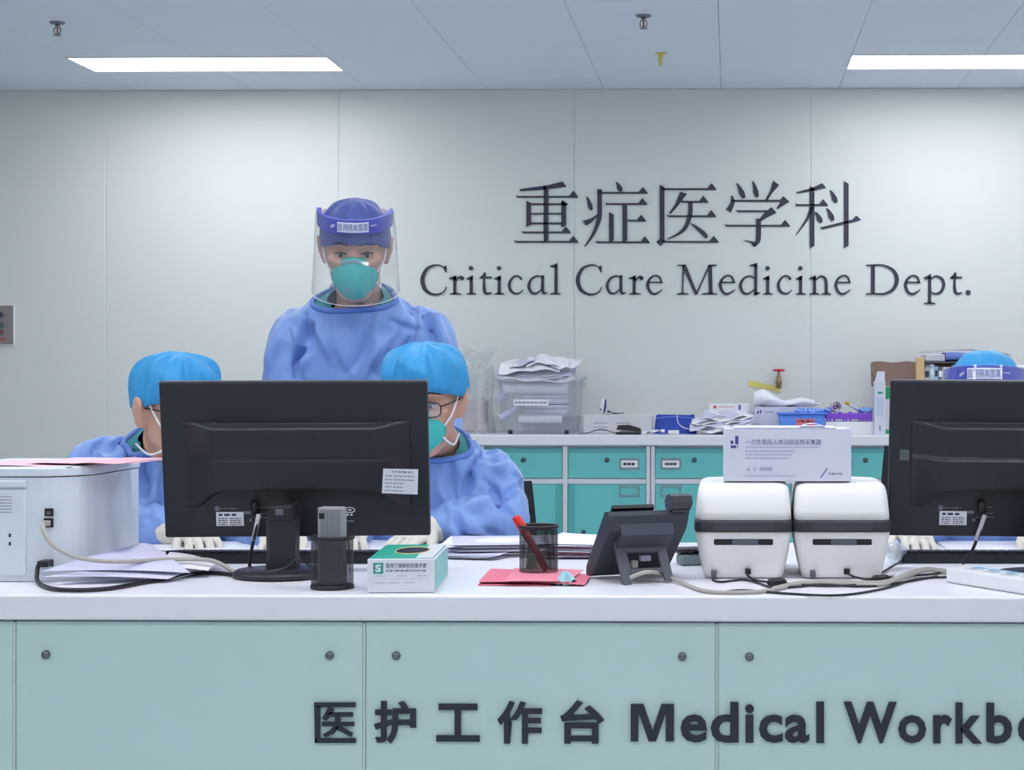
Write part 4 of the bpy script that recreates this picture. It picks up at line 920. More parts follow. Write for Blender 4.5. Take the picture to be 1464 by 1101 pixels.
# sheets under the keyboards, between the persons
t = thing('paper_sheets', 'white sheets on the desk behind the left keyboard', 'paper', onz(450, 785, DESK), 0)
for k, (x, y, r) in enumerate(((230, 782, .1), (330, 783, -.06), (470, 783, .05), (560, 783, -.1))):
    c = onz(x, y, DESK); sheet((c.x, c.y), .21, .20, r, DESK + .0006 + .0012 * k, .001, PAPER, t, k)
t = stack('tall messy stack of white and lilac papers behind the red pen cup', onz(745, 790, DESK).x, 3.80, .30, .21, .08, 14, .026, DESK + .001, (PAPER, PAPERV, PAPER), 4, .022)
t = stack('low stack of papers beside the left glove box', onz(660, 795, DESK).x, 3.74, .21, .20, -.25, 6, .008, DESK + .001, (PAPER, PAPERV), 6, .015)
t = stack('stack of papers with pink edges behind the desk phone', onz(868, 790, DESK).x, 3.76, .23, .22, -.04, 12, .030, DESK + .001, (PINK, PAPERV, PAPER, PAPER), 8, .016)
c = onz(1420, 785, DESK)
t = stack('white papers on the desk below the right monitor', c.x, c.y, .26, .2, .03, 5, .006, DESK + .001, (PAPER,), 11, .012)
# pink folders in front of the red pen cup
t = thing('pink_folders', 'bright pink folded papers under the pen cup with the red marker', 'paper', onz(765, 830, DESK), 0)
quad_sheet([(683, 837), (786, 838), (800, 816), (702, 816)], PINK, (.001, .001, .001, .001), t, .001)
quad_sheet([(684, 832), (836, 836), (846, 822), (702, 813)], PINK, (.006, .004, .004, .006), t, .002)
quad_sheet([(722, 831), (812, 832), (835, 815), (735, 812)], mat('pink_paper_b', (232, 140, 158), .8), (.010, .008, .008, .010), t, .001)
# crumpled small blue mask
q = onz(808, 826, DESK + .014)
rg = random.Random(3)
MB().surf(lambda u, v: q + Vector((.016 * (v + .15) * math.cos(6.283 * u) * (1 + .25 * math.sin(3 * 6.283 * u)), .012 * (v + .2) * math.sin(6.283 * u), .004 - .016 * v + .009 * math.sin(3 * 6.283 * u + 2 * v))), 28, 8, True, .0012).build('crumpled_mask', mat('pale_blue_tissue', (168, 214, 224), .7), label='crumpled pale blue tissue lying on the pink papers', cat='tissue')

# ---- mesh pen cups
def net_mat():
    m = bpy.data.materials.new('black_wire_mesh'); m.use_nodes = True; n = m.node_tree.nodes; l = m.node_tree.links; b = n['Principled BSDF']
    b.inputs['Base Color'].default_value = (.022, .023, .03, 1); b.inputs['Metallic'].default_value = .3; b.inputs['Roughness'].default_value = .45
    uv = n.new('ShaderNodeTexCoord'); sp = n.new('ShaderNodeSeparateXYZ'); l.new(uv.outputs['Object'], sp.inputs[0])
    at2 = n.new('ShaderNodeMath'); at2.operation = 'ARCTAN2'; l.new(sp.outputs['Y'], at2.inputs[0]); l.new(sp.outputs['X'], at2.inputs[1])
    outs = []
    for src, k in ((at2.outputs[0], 60 / math.pi / 2 * 2), (sp.outputs['Z'], 520)):
        mu = n.new('ShaderNodeMath'); mu.operation = 'MULTIPLY'; mu.inputs[1].default_value = k; l.new(src, mu.inputs[0])
        fr = n.new('ShaderNodeMath'); fr.operation = 'FRACT'; l.new(mu.outputs[0], fr.inputs[0])
        gt = n.new('ShaderNodeMath'); gt.operation = 'LESS_THAN'; gt.inputs[1].default_value = .40; l.new(fr.outputs[0], gt.inputs[0]); outs.append(gt.outputs[0])
    mx = n.new('ShaderNodeMath'); mx.operation = 'MAXIMUM'; l.new(outs[0], mx.inputs[0]); l.new(outs[1], mx.inputs[1]); l.new(mx.outputs[0], b.inputs['Alpha'])
    return m
NET = net_mat()
def pen_cup(lab, px, pyb, r, h):
    B = onz(px, pyb, DESK) + Vector((0, r, 0)); t = thing('pen_cup', lab, 'pen cup', B, 0)
    MB().lathe([(r, .006), (r, h - .005)], 48, None, False).build('mesh_wall', NET, t, False)
    MB().lathe([(.001, .0006), (r + .001, .0006), (r + .0015, .003), (r + .001, .007), (.001, .0065)], 40).build('base', DARKP, t, False)
    MB().tube([((r + .0005) * math.cos(a), (r + .0005) * math.sin(a), h - .004) for a in np.linspace(0, 6.2832, 41)], .0022, 8, flat=1.8).build('rim', DARKP, t, False)
    MB().box(-.002, .002, -r - .0008, -r + .0008, .006, h - .006).build('seam', DARKP, t, False) if False else None
    return B
B = pen_cup('black wire mesh pen cup holding a grey adapter, by the left monitor stand', 468, 845, .0385, .098)
t = thing('adapter', 'grey ribbed plastic adapter standing in the black pen cup', 'adapter', B + Vector((0, 0, .0075)), math.radians(-6))
MB().box(-.024, .024, -.014, .014, 0, .143, .004).build('case', mat('adapter_grey', (150, 152, 158), .45), t, False)
for k in range(7): MB().box(-.017 + .0055 * k, -.0145 + .0055 * k, -.0150, -.0138, .02, .138).build('rib', mat('adapter_rib', (132, 134, 142), .5), t, False)
MB().box(-.020, -.010, -.0155, -.0138, .122, .132).build('latch', DARKP, t, False)
MB().tube([B + Vector((-.038, -.004, .040)), at(425, 800, B.y - .01), at(405, 812, B.y), at(380, 817, B.y + .05), at(350, 820, B.y + .06)], .002, 6, 6).build('thin_cable', DARKP, label='thin black cord trailing from the pen cup to the cable bundle', cat='cable')
B = pen_cup('black wire mesh pen cup with a red marker, on pink papers', 767, 828, .0375, .102)
B2 = B + Vector((0, 0, .0085))
t = thing('marker_pen', 'red marker pen leaning in the wire mesh pen cup', 'marker', B2, 0)
A_ = B2 + Vector((.016, .0, .004)); C_ = at(737, 738, B.y + .005); d = (C_ - A_)
MB().tube([A_, A_ + d * .70], [.0075, .0078], 14, 2).build('barrel', mat('marker_barrel', (150, 26, 36), .4), t)
MB().tube([A_ + d * .70, A_ + d * .74, A_ + d * .97, C_], [.0078, .0092, .0088, .007], 14).build('pen_cap', mat('marker_red', (222, 34, 40), .35), t)
q = B2 + Vector((-.012, -.012, .02)); MB().surf(lambda u, v: q + Vector((.012 * math.cos(6.28 * u) * (1 - .4 * v), .010 * math.sin(6.28 * u), .028 * v - .012)), 14, 5, True, .001).build('wrapper', mat('green_wrapper', (130, 160, 120), .6), label='crumpled green wrapper inside the pen cup with red marker', cat='wrapper')

# ---- glove box
yb2 = onz(520, 848, DESK).y; A = at(519, 847, yb2); Bq = at(614, 799, yb2); zt2 = Bq.z; dep = .25
t = thing('glove_box', 'white and green box of medical gloves on the bench front', 'box', ((A.x + Bq.x) / 2, yb2 + dep / 2, DESK), 0)
zb2 = DESK + .0008
bx = MB().box(A.x, Bq.x, yb2, yb2 + dep, zb2, zt2, .0012, 1).build('carton', mat('carton_white', (226, 226, 236), .55), t)
MB().box(A.x + .002, Bq.x - .002, yb2 + .002, yb2 + dep - .002, zt2 + .0002, zt2 + .0007).build('top_print', GREENP, t)
MB().box(A.x + .086, Bq.x - .004, yb2 + .004, yb2 + dep - .004, zt2 + .0008, zt2 + .0012).build('top_photo', mat('carton_photo', (206, 208, 214), .55, var=.25, scale=60), t)
MB().box(Bq.x + .0003, Bq.x + .0008, yb2 + .004, yb2 + dep - .004, zb2 + .004, zt2 - .004).build('side_print', mat('side_print', (140, 206, 204), .55, var=.12, scale=30), t)
cx, cy = (A.x + Bq.x) / 2 + .006, yb2 + dep * .52
MB().add([(cx + .030 * math.copysign(abs(math.cos(a)) ** .8, math.cos(a)), cy + .058 * math.sin(a), zt2 + .0016) for a in np.linspace(0, 6.2832, 29)[:-1]], [tuple(range(28))]).build('opening', mat('dark_opening', (26, 30, 58), .6), t)
MB().tube([(cx + .031 * math.copysign(abs(math.cos(a)) ** .8, math.cos(a)), cy + .060 * math.sin(a), zt2 + .0015) for a in np.linspace(0, 6.2832, 29)], .0012, 5).build('opening_edge', mat('opening_edge', (226, 214, 140), .6), t)
O, U, V = Vector((A.x, yb2 - .0008, zb2)), Vector((1, 0, 0)), Vector((0, 0, 1)); wB, hB = Bq.x - A.x, zt2 - zb2
MB().box(A.x + wB * .085, A.x + wB * .235, yb2 - .0006, yb2 - .0001, zb2 + hB * .56, zb2 + hB * .88).build('emblem_square', GREENP, t)
text('S', O - Vector((0, .0004, 0)), U, V, (wB * .115, wB * .205, hB * .61, hB * .84), .05).build('emblem_letter', LBL, t)
text('医用丁腈橡胶检查手套', O, U, V, (wB * .28, wB * .88, hB * .73, hB * .87), .0, 2).build('title_print', INK, t)
sp = MB(); dashes(sp, O, U, V, wB * .28, wB * .88, hB * .62, hB * .055, 71); sp.build('subtitle_print', GREYINK, t)
pr = MB()
for x in (.12, .45, .74): dashes(pr, O, U, V, wB * x, wB * (x + .14), hB * .48, hB * .03, int(x * 100))
for x in (.12, .32, .55): dashes(pr, O, U, V, wB * x, wB * (x + .16), hB * .28, hB * .025, int(x * 77))
for q in ((.08, .92, .10, .105), (.08, .92, .405, .41), (.08, .083, .10, .41), (.917, .92, .10, .41)): pr.add([O + U * wB * q[0] + V * hB * q[2], O + U * wB * q[1] + V * hB * q[2], O + U * wB * q[1] + V * hB * q[3], O + U * wB * q[0] + V * hB * q[3]], [(0, 1, 2, 3)])
pr.build('small_print', mat('faint_print', (182, 182, 200), .6), t)
t.rotation_euler = (0, 0, math.radians(4))

# ---- keyboards and mice
def keyboard(lab, px0, px1, py):
    A, Bk = onz(px0, py, DESK), onz(px1, py, DESK); W = (Bk - A).length
    t = thing('keyboard', lab, 'keyboard', A, 0)
    MB().prism([(0, .0006), (0, .021), (.13, .010), (.13, .0006)], (0, 0, 0), (0, 1, 0), (0, 0, 1), (W, 0, 0)).build('case', DARKP, t, False)
    nx = int(W / .0195)
    proto = None
    for r in range(6):
        for k in range(nx):
            if proto is None: proto = MB().box(-.008, .008, -.007, .007, 0, .007, .0015, 1).mesh('key')
            o = link(proto, 'key', BLACK, t); o.location = (.012 + k * (W - .024) / (nx - 1), .014 + r * .0195, .0205 - .0846 * (.014 + r * .0195)); o.rotation_euler = (-.0845, 0, 0)
keyboard('black keyboard on the desk behind the left monitor stand', 232, 545, 806)
keyboard('black keyboard on the desk under the right monitor', 1288, 1560, 806)
# ================================================================== desk phone
ft = onz(892, 837, DESK)
t = thing('desk_phone', 'dark grey desk phone seen from behind, beside the label printers', 'phone', ft, math.radians(24))
PHN = mat('phone_plastic', (52, 56, 68), .45, bump=.04, bscale=300); PHS = mat('phone_stand', (84, 87, 97), .5)
W = .125
# wedge body (profile in depth/height, extruded across)
prof = [(.020, .128), (.030, .136), (.046, .134), (.150, .022), (.152, .006), (.140, .003), (.112, .012), (.052, .070), (.018, .100)]
MB().prism(prof, (-.022, 0, 0), (0, 1, 0), (0, 0, 1), (W + .030, 0, 0)).build('body', PHN, t, False)
MB().prism([(.012, .092), (.024, .128), (.034, .128), (.056, .074), (.040, .062)], (.000, 0, 0), (0, 1, 0), (0, 0, 1), (W - .018, 0, 0)).build('rear_housing', mat('phone_housing', (66, 70, 82), .45), t, False)
MB().prism([(.050, .140), (.054, .146), (.128, .062), (.124, .056)], (-.004, 0, 0), (0, 1, 0), (0, 0, 1), (.085, 0, 0)).build('display', DARKP, t, False)
# rear support with a window
sd = MB(); tilt = Vector((0, .052, .092)); U, V = Vector((1, 0, 0)), tilt
def bar(u0, u1, v0, v1):
    sd.prism([(u0, v0), (u1, v0), (u1 - .0, v1), (u0, v1)], (0, 0, .0008), U, V, (0, .010, -.004))
sd.prism([(.0, 0), (.016, 0), (.0205, .24), (.014, .98), (-.004, .98)], (0, 0, .0008), U, V, (0, .010, 0))
sd.prism([(.086, .03), (.102, .03), (.098, .98), (.080, .98), (.082, .24)], (0, 0, .0008), U, V, (0, .010, 0))
bar(.014, .085, .62, .98); bar(.016, .086, .20, .30)
sd.build('rear_support', PHS, t, False)
MB().box(.034, .060, .040, .052, .080, .092, .002, 1).build('support_latch', DARKP, t, False)
MB().box(.026, .038, .024, .036, .028, .042, .001, 1).build('network_plug', mat('clear_plug', (140, 138, 130), .4), t, False)
MB().box(.046, .066, .03, .04, .040, .050).build('rating_plate', GREYINK, t, False)
hs = MB().prism([(.012, .150), (.018, .163), (.036, .166), (.052, .154), (.050, .140), (.038, .132), (.022, .136)], (W - .022, 0, 0), (0, 1, 0), (0, 0, 1), (.042, 0, 0)).build('handset', mat('handset_dark', (58, 58, 66), .35), t, False)
MB().prism([(.020, .136), (.040, .134), (.120, .046), (.108, .034), (.036, .100)], (W - .019, 0, 0), (0, 1, 0), (0, 0, 1), (.036, 0, 0)).build('handset_grip', PHN, hs, False)
MB().prism([(.108, .060), (.124, .066), (.150, .036), (.142, .020), (.118, .030)], (W - .022, 0, 0), (0, 1, 0), (0, 0, 1), (.042, 0, 0)).build('mouthpiece', PHN, hs, False)

# ================================================================== label printers
LPW = mat('label_printer_shell', (232, 231, 232), .42, bump=.02, bscale=300)
LB = mat('label_printer_band', (48, 50, 60), .5)
def label_printer(lab, px):
    B = onz(px, 828, DESK); t = thing('label_printer', lab, 'label printer', B, 0, 'label printers')
    D = .22; H = .184
    def sec(hw, d0, z, r=.022):
        out = []
        for cx, cy, a0 in ((hw - r, d0 + r, -90), (hw - r, D - r, 0), (-hw + r, D - r, 90), (-hw + r, d0 + r, 180)):
            for k in range(6):
                a = math.radians(a0 + 18 * k); out.append(Vector((cx + r * math.cos(a), cy + r * math.sin(a), z)))
        return out
    MB().rings([sec(.076, .004, .002), sec(.079, .001, .012), sec(.086, -.002, .045), sec(.091, -.003, .075), sec(.0935, -.003, .0905)]).build('lower_body', LPW, t, False)
    MB().rings([sec(.0945, -.005, .0915), sec(.0955, -.006, .094), sec(.0955, -.006, .110), sec(.0945, -.005, .1125)]).build('band', LB, t, False)
    MB().box(-.060, .060, -.0075, -.004, .0935, .1105, .001, 1).build('band_plate', mat('band_plate', (60, 62, 72), .5), t, False)
    MB().rings([sec(.093, -.003, .1135), sec(.0922, .000, .130), sec(.0905, .006, .150), sec(.0885, .016, .168), sec(.0865, .026, .176), sec(.082, .040, .1815), sec(.074, .055, .1838), sec(.05, .075, .1845)]).build('lid', LPW, t, False)
    sl = MB().box(-.057, .057, -.0048, .002, .066, .0775, .0015, 1).build('label_slot', DARKP, t, False)
    MB().box(-.022, .028, -.0056, -.004, .0665, .077, .001, 1).build('slot_guide', GREYP, sl, False)
    p1 = MB().box(-.0625, -.0515, -.014, .004, .004, .018, .002, 1).build('usb_plug', GREYP, t, False)
    p2 = MB().box(.003, .014, -.012, .004, .010, .021, .001, 1).build('power_plug', DARKP, t, False)
    for s in (-1, 1):
        MB().lathe([(.008, 0), (.008, .002)], 10, Matrix.Translation((s * .05, .03, 0))).build('rubber_foot', DARKP, t, False)
        MB().lathe([(.008, 0), (.008, .002)], 10, Matrix.Translation((s * .05, .19, 0))).build('rubber_foot', DARKP, t, False)
    return B
L1 = label_printer('white label printer with dark band, next to the desk phone', 1063)
L2 = label_printer('white label printer with dark band, next to the right monitor', 1204)
# carton lying across both printers
zc0 = DESK + .1855; yb3 = L1.y + .045; a = at(1034, 650, yb3).x; b = at(1217, 650, yb3).x; hB = .1035
t = thing('sampler_carton', 'pale white carton with purple print lying across both label printers', 'box', ((a + b) / 2, yb3 + .05, zc0), 0)
CT = mat('carton_pale', (216, 217, 234), .55)
MB().box(a, b, yb3, yb3 + .105, zc0 + .0003, zc0 + hB, .0012, 1).build('carton', CT, t)
MB().prism([(0, 0), (.10, .002), (.1, .0026), (0, .0012)], (a + .02, yb3, zc0 + hB + .0004), (0, 1, 0), (0, 0, 1), (b - a - .05, 0, 0)).build('top_flap', CT, t)
MB().surf(lambda u, v: Vector((a + .15 + .05 * u, yb3 + .01 + .05 * v, zc0 + hB + .0032 + .006 * math.sin(math.pi * u))), 10, 4, thick=.0006).build('lifted_flap', CT, t)
wB = b - a; O, U, V = Vector((a, yb3 - .0006, zc0)), Vector((1, 0, 0)), Vector((0, 0, 1))
def rct(mb, x0, x1, y0, y1, sk=0): mb.add([O + U * wB * x0 + V * hB * y0, O + U * wB * x1 + V * hB * y0, O + U * wB * (x1 + sk) + V * hB * y1, O + U * wB * (x0 + sk) + V * hB * y1], [(0, 1, 2, 3)]); return mb
lg = MB(); rct(lg, .093, .119, .70, .86); c = O + U * wB * .068 + V * hB * .74
lg.add([c + U * .0033 * math.cos(q) + V * .0036 * math.sin(q) for q in np.linspace(0, 6.2832, 17)[:-1]], [tuple(range(16))]); dashes(lg, O, U, V, wB * .058, wB * .118, hB * .63, hB * .05, 2)
lg.build('emblem', PURPINK, t)
text('一次性使用人体动脉血样采集器', O, U, V, (wB * .172, wB * .765, hB * .69, hB * .80), .0, 2).build('title_print', mat('title_purple', (104, 98, 150), .6), t)
pr = MB(); dashes(pr, O, U, V, wB * .172, wB * .76, hB * .635, hB * .022, 3)
for k, e in enumerate((.56, .535, .52)): dashes(pr, O, U, V, wB * .172, wB * e, hB * (.555 - .065 * k), hB * .028, 6 + k)
dashes(pr, O, U, V, wB * .17, wB * .56, hB * .095, hB * .025, 19)
pr.build('small_print', PALEPURP, t)
ic = MB(); ic.add([O + U * wB * .183 + V * hB * .20, O + U * wB * .213 + V * hB * .20, O + U * wB * .198 + V * hB * .27], [(0, 1, 2)])
c = O + U * wB * .247 + V * hB * .235; ic.tube([c + U * .003 * math.cos(q) + V * .003 * math.sin(q) for q in np.linspace(0, 6.2832, 17)], .0006, 4); rct(ic, .285, .385, .20, .27)
ic.build('warning_symbols', PALEPURP, t)
rct(MB(), .757, .767, .07, .25, .05).build('slash_mark', PURPINK, t)
pr = MB(); dashes(pr, O, U, V, wB * .825, wB * .935, hB * .13, hB * .035, 8); pr.build('maker_print', GREYINK, t)

# ================================================================== cables on the right half of the bench
cable('beige cable from the desk phone running past the label printers', [(901, 826, .012), (925, 818, .022), (950, 822, .008), (981, 836), (1008, 845), (1045, 847), (1094, 845), (1144, 835), (1199, 834), (1260, 836), (1300, 822, .004), (1330, 815, .004), (1360, 820)], .0038, CABLEG)
cable('second beige cable lying beside the first near the right monitor', [(1105, 841), (1150, 832), (1205, 831), (1262, 832), (1302, 818, .008), (1325, 813, .006), (1352, 816)], .0034, CABLEG)
cable('long thin black cable nearest the bench edge below the label printers', [(1022, 848), (1062, 844), (1130, 849), (1200, 851), (1262, 842), (1310, 828), (1355, 825)], .0022, DARKP)
cable('black cable from the left label printer usb plug', [(1018, 829, .004), (1030, 832), (1063, 829), (1085, 834), (1105, 840), (1140, 839), (1175, 836), (1250, 838), (1340, 824)], .0022, DARKP)
def ferrite(lab, pts, fer):
    W_ = [onz(p[0], p[1], DESK + .003 + (p[2] if len(p) > 2 else 0)) for p in pts]
    t = thing('power_cable', lab, 'cable', W_[1], 0)
    MB().tube(W_, .0022, 8, 6).build('lead', DARKP, t)
    A, B = (onz(x, y, DESK + .0075) for x, y in fer); d = (B - A)
    MB().tube([A, A + d * .12, A + d * .88, B], [.0035, .0072, .0072, .0035], 12).build('ferrite_core', DARKP, t)
ferrite('black power cable with a ferrite lump behind the left label printer', [(1068, 822, .012), (1078, 829, .002), (1097, 832), (1112, 833), (1135, 835), (1180, 838), (1230, 836)], ((1097, 833), (1124, 832)))
ferrite('black power cable with a ferrite lump behind the right label printer', [(1212, 820, .012), (1222, 825, .003), (1243, 829), (1262, 828), (1285, 822), (1320, 822), (1352, 818)], ((1247, 828), (1272, 827)))
cable('black cable rising from the cables to the right keyboard', [(1243, 829, .003), (1262, 818, .002), (1282, 806, .003), (1300, 799, .004), (1318, 800, .002)], .0022, DARKP)

t = thing('barcode_scanner', 'small grey and black scanner between the desk phone and label printer', 'scanner', onz(992, 808, DESK), math.radians(20))
MB().box(-.03, .03, -.012, .03, .0006, .022, .005).build('body', mat('scanner_grey', (120, 136, 142), .5), t, False)
MB().box(-.032, .028, .0, .05, .0225, .034, .005).build('grip', DARKP, t, False)
cable('coiled black cord lying behind the desk phone', [(985, 792, .02), (994, 786, .03), (1003, 792, .012), (996, 798, .005), (986, 803)], .003, DARKP)
# ================================================================== power strip at the right edge
p0 = onz(1352, 833, DESK); p1 = onz(1464, 851, DESK); d = (p1 - p0).normalized(); ang = math.atan2(d.y, d.x)
t = thing('power_strip', 'white power strip with blue stripes at the right edge of the bench', 'power strip', p0, ang)
MB().box(0, .30, 0, .066, .0006, .029, .004, 2).build('case', WHITE, t, False)
for k in range(6): MB().box(.030 + .045 * k, .060 + .045 * k, .040, .054, .0291, .0298).build('blue_stripe', mat('sky_blue_print', (120, 190, 230), .5), t, False)
for k in range(5):
    so = MB().box(.040 + .05 * k, .07 + .05 * k, .012, .034, .0291, .0302, .0008, 1).build('socket', mat('socket_white', (214, 216, 222), .4), t, False)
    for q in (-.005, .005): MB().box(.055 + .05 * k + q - .001, .055 + .05 * k + q + .001, .018, .027, .0303, .0306).build('slot', DARKP, so, False)
# glove wrapper and clear bag beside the right keyboard
q = onz(1281, 806, DESK)
MB().surf(lambda u, v: q + Vector((.022 * math.cos(6.283 * u) * math.sin(.15 + v * 2.8) * (1 + .2 * math.sin(18.85 * u)), .02 * math.sin(6.283 * u) * math.sin(.15 + v * 2.8), .001 + .045 * v + .005 * math.sin(12.57 * u + 4 * v))), 36, 12, True).build('plastic_wrapper', clear_mat('hazy_plastic', (.9, .93, .96), .42, .9, .15), label='crumpled clear plastic wrapper beside the right label printer', cat='wrapper')
t = thing('paper_sheets', 'curled white slip between the right label printer and keyboard', 'paper', onz(1290, 822, DESK), 0)
quad_sheet([(1262, 826), (1300, 827), (1322, 812), (1282, 808)], PAPER, (.001, .001, .003, .004), t, .003)

# ================================================================== office chairs
def chair(lab, x, y, rz, ztop):
    t = thing('office_chair', lab, 'chair', (x, y, 0), rz, 'black office chairs')
    UPH = mat('black_upholstery', (30, 31, 36), .7, bump=.1, bscale=200)
    MB().box(-.23, .23, -.25, .22, .41, .465, .03, 3).build('seat', UPH, t, False)
    MB().surf(lambda u, v: Vector(((u - .5) * .41 * (1 - .12 * v * v), .235 - .03 * math.cos((u - .5) * 3) + .05 * v, .56 + (ztop - .56) * v)), 16, 10, thick=.04).build('backrest', UPH, t, False)
    MB().tube([(0, .12, .40), (0, .25, .42), (0, .285, .55), (0, .29, .68)], .022, 10, 5, flat=.6).build('back_bar', DARKP, t, False)
    MB().lathe([(.028, .10), (.028, .28), (.018, .28), (.018, .405)], 16).build('gas_column', DARKP, t, False)
    for k in range(5):
        a = 2 * math.pi * k / 5 + .3; c, s_ = math.cos(a), math.sin(a)
        lg_ = MB().tube([(0, 0, .105), (.15 * c, .15 * s_, .09), (.28 * c, .28 * s_, .07)], [.028, .022, .016], 8, 3).build('base_leg', DARKP, t, False)
        MB().lathe([(.012, -.02), (.028, -.018), (.028, .018), (.012, .02)], 16, Matrix.Translation((.28 * c, .28 * s_, .0285)) @ Matrix.Rotation(a + 1.57, 4, 'Z') @ Matrix.Rotation(math.pi / 2, 4, 'Y')).build('caster', DARKP, lg_, False)
    for s_ in (-1, 1):
        MB().tube([(s_ * .22, .0, .42), (s_ * .27, .0, .46), (s_ * .27, .02, .62)], .014, 8, 4).build('arm_post', DARKP, t, False)
        MB().box(s_ * .27 - .03, s_ * .27 + .03, -.12, .12, .615, .64, .010).build('armrest', DARKP, t, False)
chair('black office chair behind the seated person by the white printer', P(232, 700, DA + .06).x, DA + .02, 0, .88)
chair('black office chair behind the seated person in front of the standing one', P(638, 700, DA + .06).x, DA + .02, 0, .90)
chair('black office chair behind the right monitor', P(1385, 700, DA + .06).x, DA + .04, 0, .99)

# ================================================================== things on the back worktop
def bx(px, y=8.4): return at(px, 600, y).x
def bz(py, y=8.4): return at(1000, py, y).z
CB = BT + .0006
# clear storage bin
y0, y1 = 8.33, 8.62
t = thing('storage_bin', 'clear plastic storage bin crammed with papers on the back worktop', 'bin', ((bx(706) + bx(833)) / 2, 8.47, BT), 0)
BINM = clear_mat('bin_plastic', (.93, .95, .97), .13, .9, .1)
xa, xb, xc, xd_ = bx(706, y0), bx(833, y0), bx(716, y0), bx(822, y0); zt_ = bz(540, y0)
def binring(f, z, g=0):
    X0_, X1_ = xc + (xa + .02 - xc) * f - g, xd_ + (xb - .02 - xd_) * f + g; return rr(X0_, X1_, y0 + .02 - .015 * f - g, y1 - .02 + .015 * f + g, .025, z, 5)
mb = MB(); mb.rings([binring(0, CB + .010), binring(.1, CB + .03), binring(1, zt_ - .012)], True, False); mb.build('tub', BINM, t)
MB().rings([binring(1, zt_ - .012), binring(1, zt_ - .012, .016), binring(1, zt_ + .003, .018), binring(1, zt_ + .003, .006)], False, False).build('rim', clear_mat('bin_rim', (.9, .92, .95), .35, .8, .15), t)
for s_ in (.12, .88):
    cx = xc + (xd_ - xc) * s_; MB().lathe([(.004, -.010), (.011, -.009), (.011, .009), (.004, .010)], 14, Matrix.Translation((cx, y0 + .03, CB + .0105)) @ Matrix.Rotation(math.pi / 2, 4, 'Y')).build('caster', DARKP, t)
for s_, n_ in ((-1, 'latch'), (1, 'latch')):
    cx = (xa + .012) if s_ < 0 else xb - .012
    MB().box(cx - .012, cx + .012, y0 + .10, y0 + .17, zt_ - .05, zt_ - .002, .004).build(n_, BINM, t)
lb = MB().box(bx(734, y0), bx(784, y0), y0 + .0005, y0 + .0022, bz(580, y0), bz(571, y0)).build('paper_label', PAPER, t)
pm = MB(); dashes(pm, Vector((bx(736, y0), y0 - .0002, bz(577.5, y0))), Vector((1, 0, 0)), Vector((0, 0, 1)), 0, .16, .002, .008, 5); pm.build('print', GREYINK, lb)
# rolls and bundles inside
grp = 'papers inside the clear bin'
def bundle(lab, px0, px1, py0, py1, yy_, m_=PAPER, rz=0, roll=False):
    x0_, x1_ = bx(px0, yy_), bx(px1, yy_); z0_, z1_ = bz(py1, yy_), bz(py0, yy_)
    if roll:
        r = (z1_ - z0_) / 2
        t = thing('paper_roll', lab, 'paper', ((x0_ + x1_) / 2, yy_, z0_), 0, grp)
        Mx = Matrix.Translation(((x0_ + x1_) / 2, yy_ + r, (z0_ + z1_) / 2)) @ Matrix.Rotation(rz, 4, 'Y') @ Matrix.Rotation(math.pi / 2, 4, 'Y'); L_ = (x1_ - x0_) / 2
        MB().lathe([(r, -L_), (r, L_), (r * .7, L_), (r * .7, -L_)], 20, Mx, False).rings([[Mx @ Vector((q * math.cos(k * .314), q * math.sin(k * .314), e * L_)) for k in range(20)] for q, e in ((r * .7, -1), (r, -1))], False, False).build('outer_wrap', m_, t)
        MB().lathe([(r * .45, -L_ * .97), (r * .45, L_ * .97)], 16, Mx, True).build('inner_wrap', PAPERV, t)
    else:
        t = thing('paper_bundle', lab, 'paper', ((x0_ + x1_) / 2, yy_ + .1, z0_), 0, grp); n = max(3, int((z1_ - z0_) / .008)); rg = random.Random(px0)
        for k in range(n):
            j = rg.uniform(-.004, .004); MB().box(x0_ + j, x1_ + j, yy_ + rg.uniform(0, .004), yy_ + .19, z0_ + (z1_ - z0_) * k / n + .0004, z0_ + (z1_ - z0_) * (k + 1) / n - .0006).build('sheet_block', m_ if k % 3 else PAPERV, t)
bundle('fat white paper roll at the bottom of the clear bin', 741, 803, 594, 606, 8.375, roll=True)
bundle('white paper bundle in the middle of the clear bin', 750, 811, 579, 593, 8.40)
bundle('upper white paper bundle in the clear bin under the big roll', 750, 811, 566, 578, 8.40)
bundle('big white paper roll near the rim of the clear bin', 719, 811, 546, 564, 8.37, roll=True)
bundle('slanted lilac paper roll in the lower left of the clear bin', 712, 750, 583, 593, 8.372, PAPERV, -.55, True)
bundle('short lilac paper roll standing at the left of the clear bin', 709, 722, 560, 576, 8.375, PAPERV, .9, True)
# heap above the rim
t = thing('paper_heap', 'loose crumpled white papers heaped above the clear bin', 'paper', (bx(765), 8.46, zt_), 0); rg = random.Random(9)
def heap_sheet(px0, py0, px1, py1, yy_, m_, seed, slope=0.0, wob=.010, dp=.2):
    x0_, x1_ = bx(px0, yy_), bx(px1, yy_); z0_, z1_ = bz(py0, yy_), bz(py1, yy_); ph = seed * 1.3
    MB().surf(lambda u, v: Vector((x0_ + (x1_ - x0_) * u, yy_ + dp * v, z0_ + (z1_ - z0_) * u + wob * math.sin(7 * u + ph) * (1 - .4 * v) + .006 * math.sin(13 * u + 5 * v + ph) + slope * v)), 18, 8, thick=.0008).build('sheet', m_, t)
for k in range(6):
    a_ = 708 + rg.uniform(0, 12); b_ = 824 - rg.uniform(0, 18)
    heap_sheet(a_, 544 - 2.6 * k + rg.uniform(-1, 1), b_, 544 - 2.4 * k + rg.uniform(-2, 2), 8.335 + .022 * k, (PAPER, PAPERV, PAPER)[k % 3], k, .055, .0035, .17)
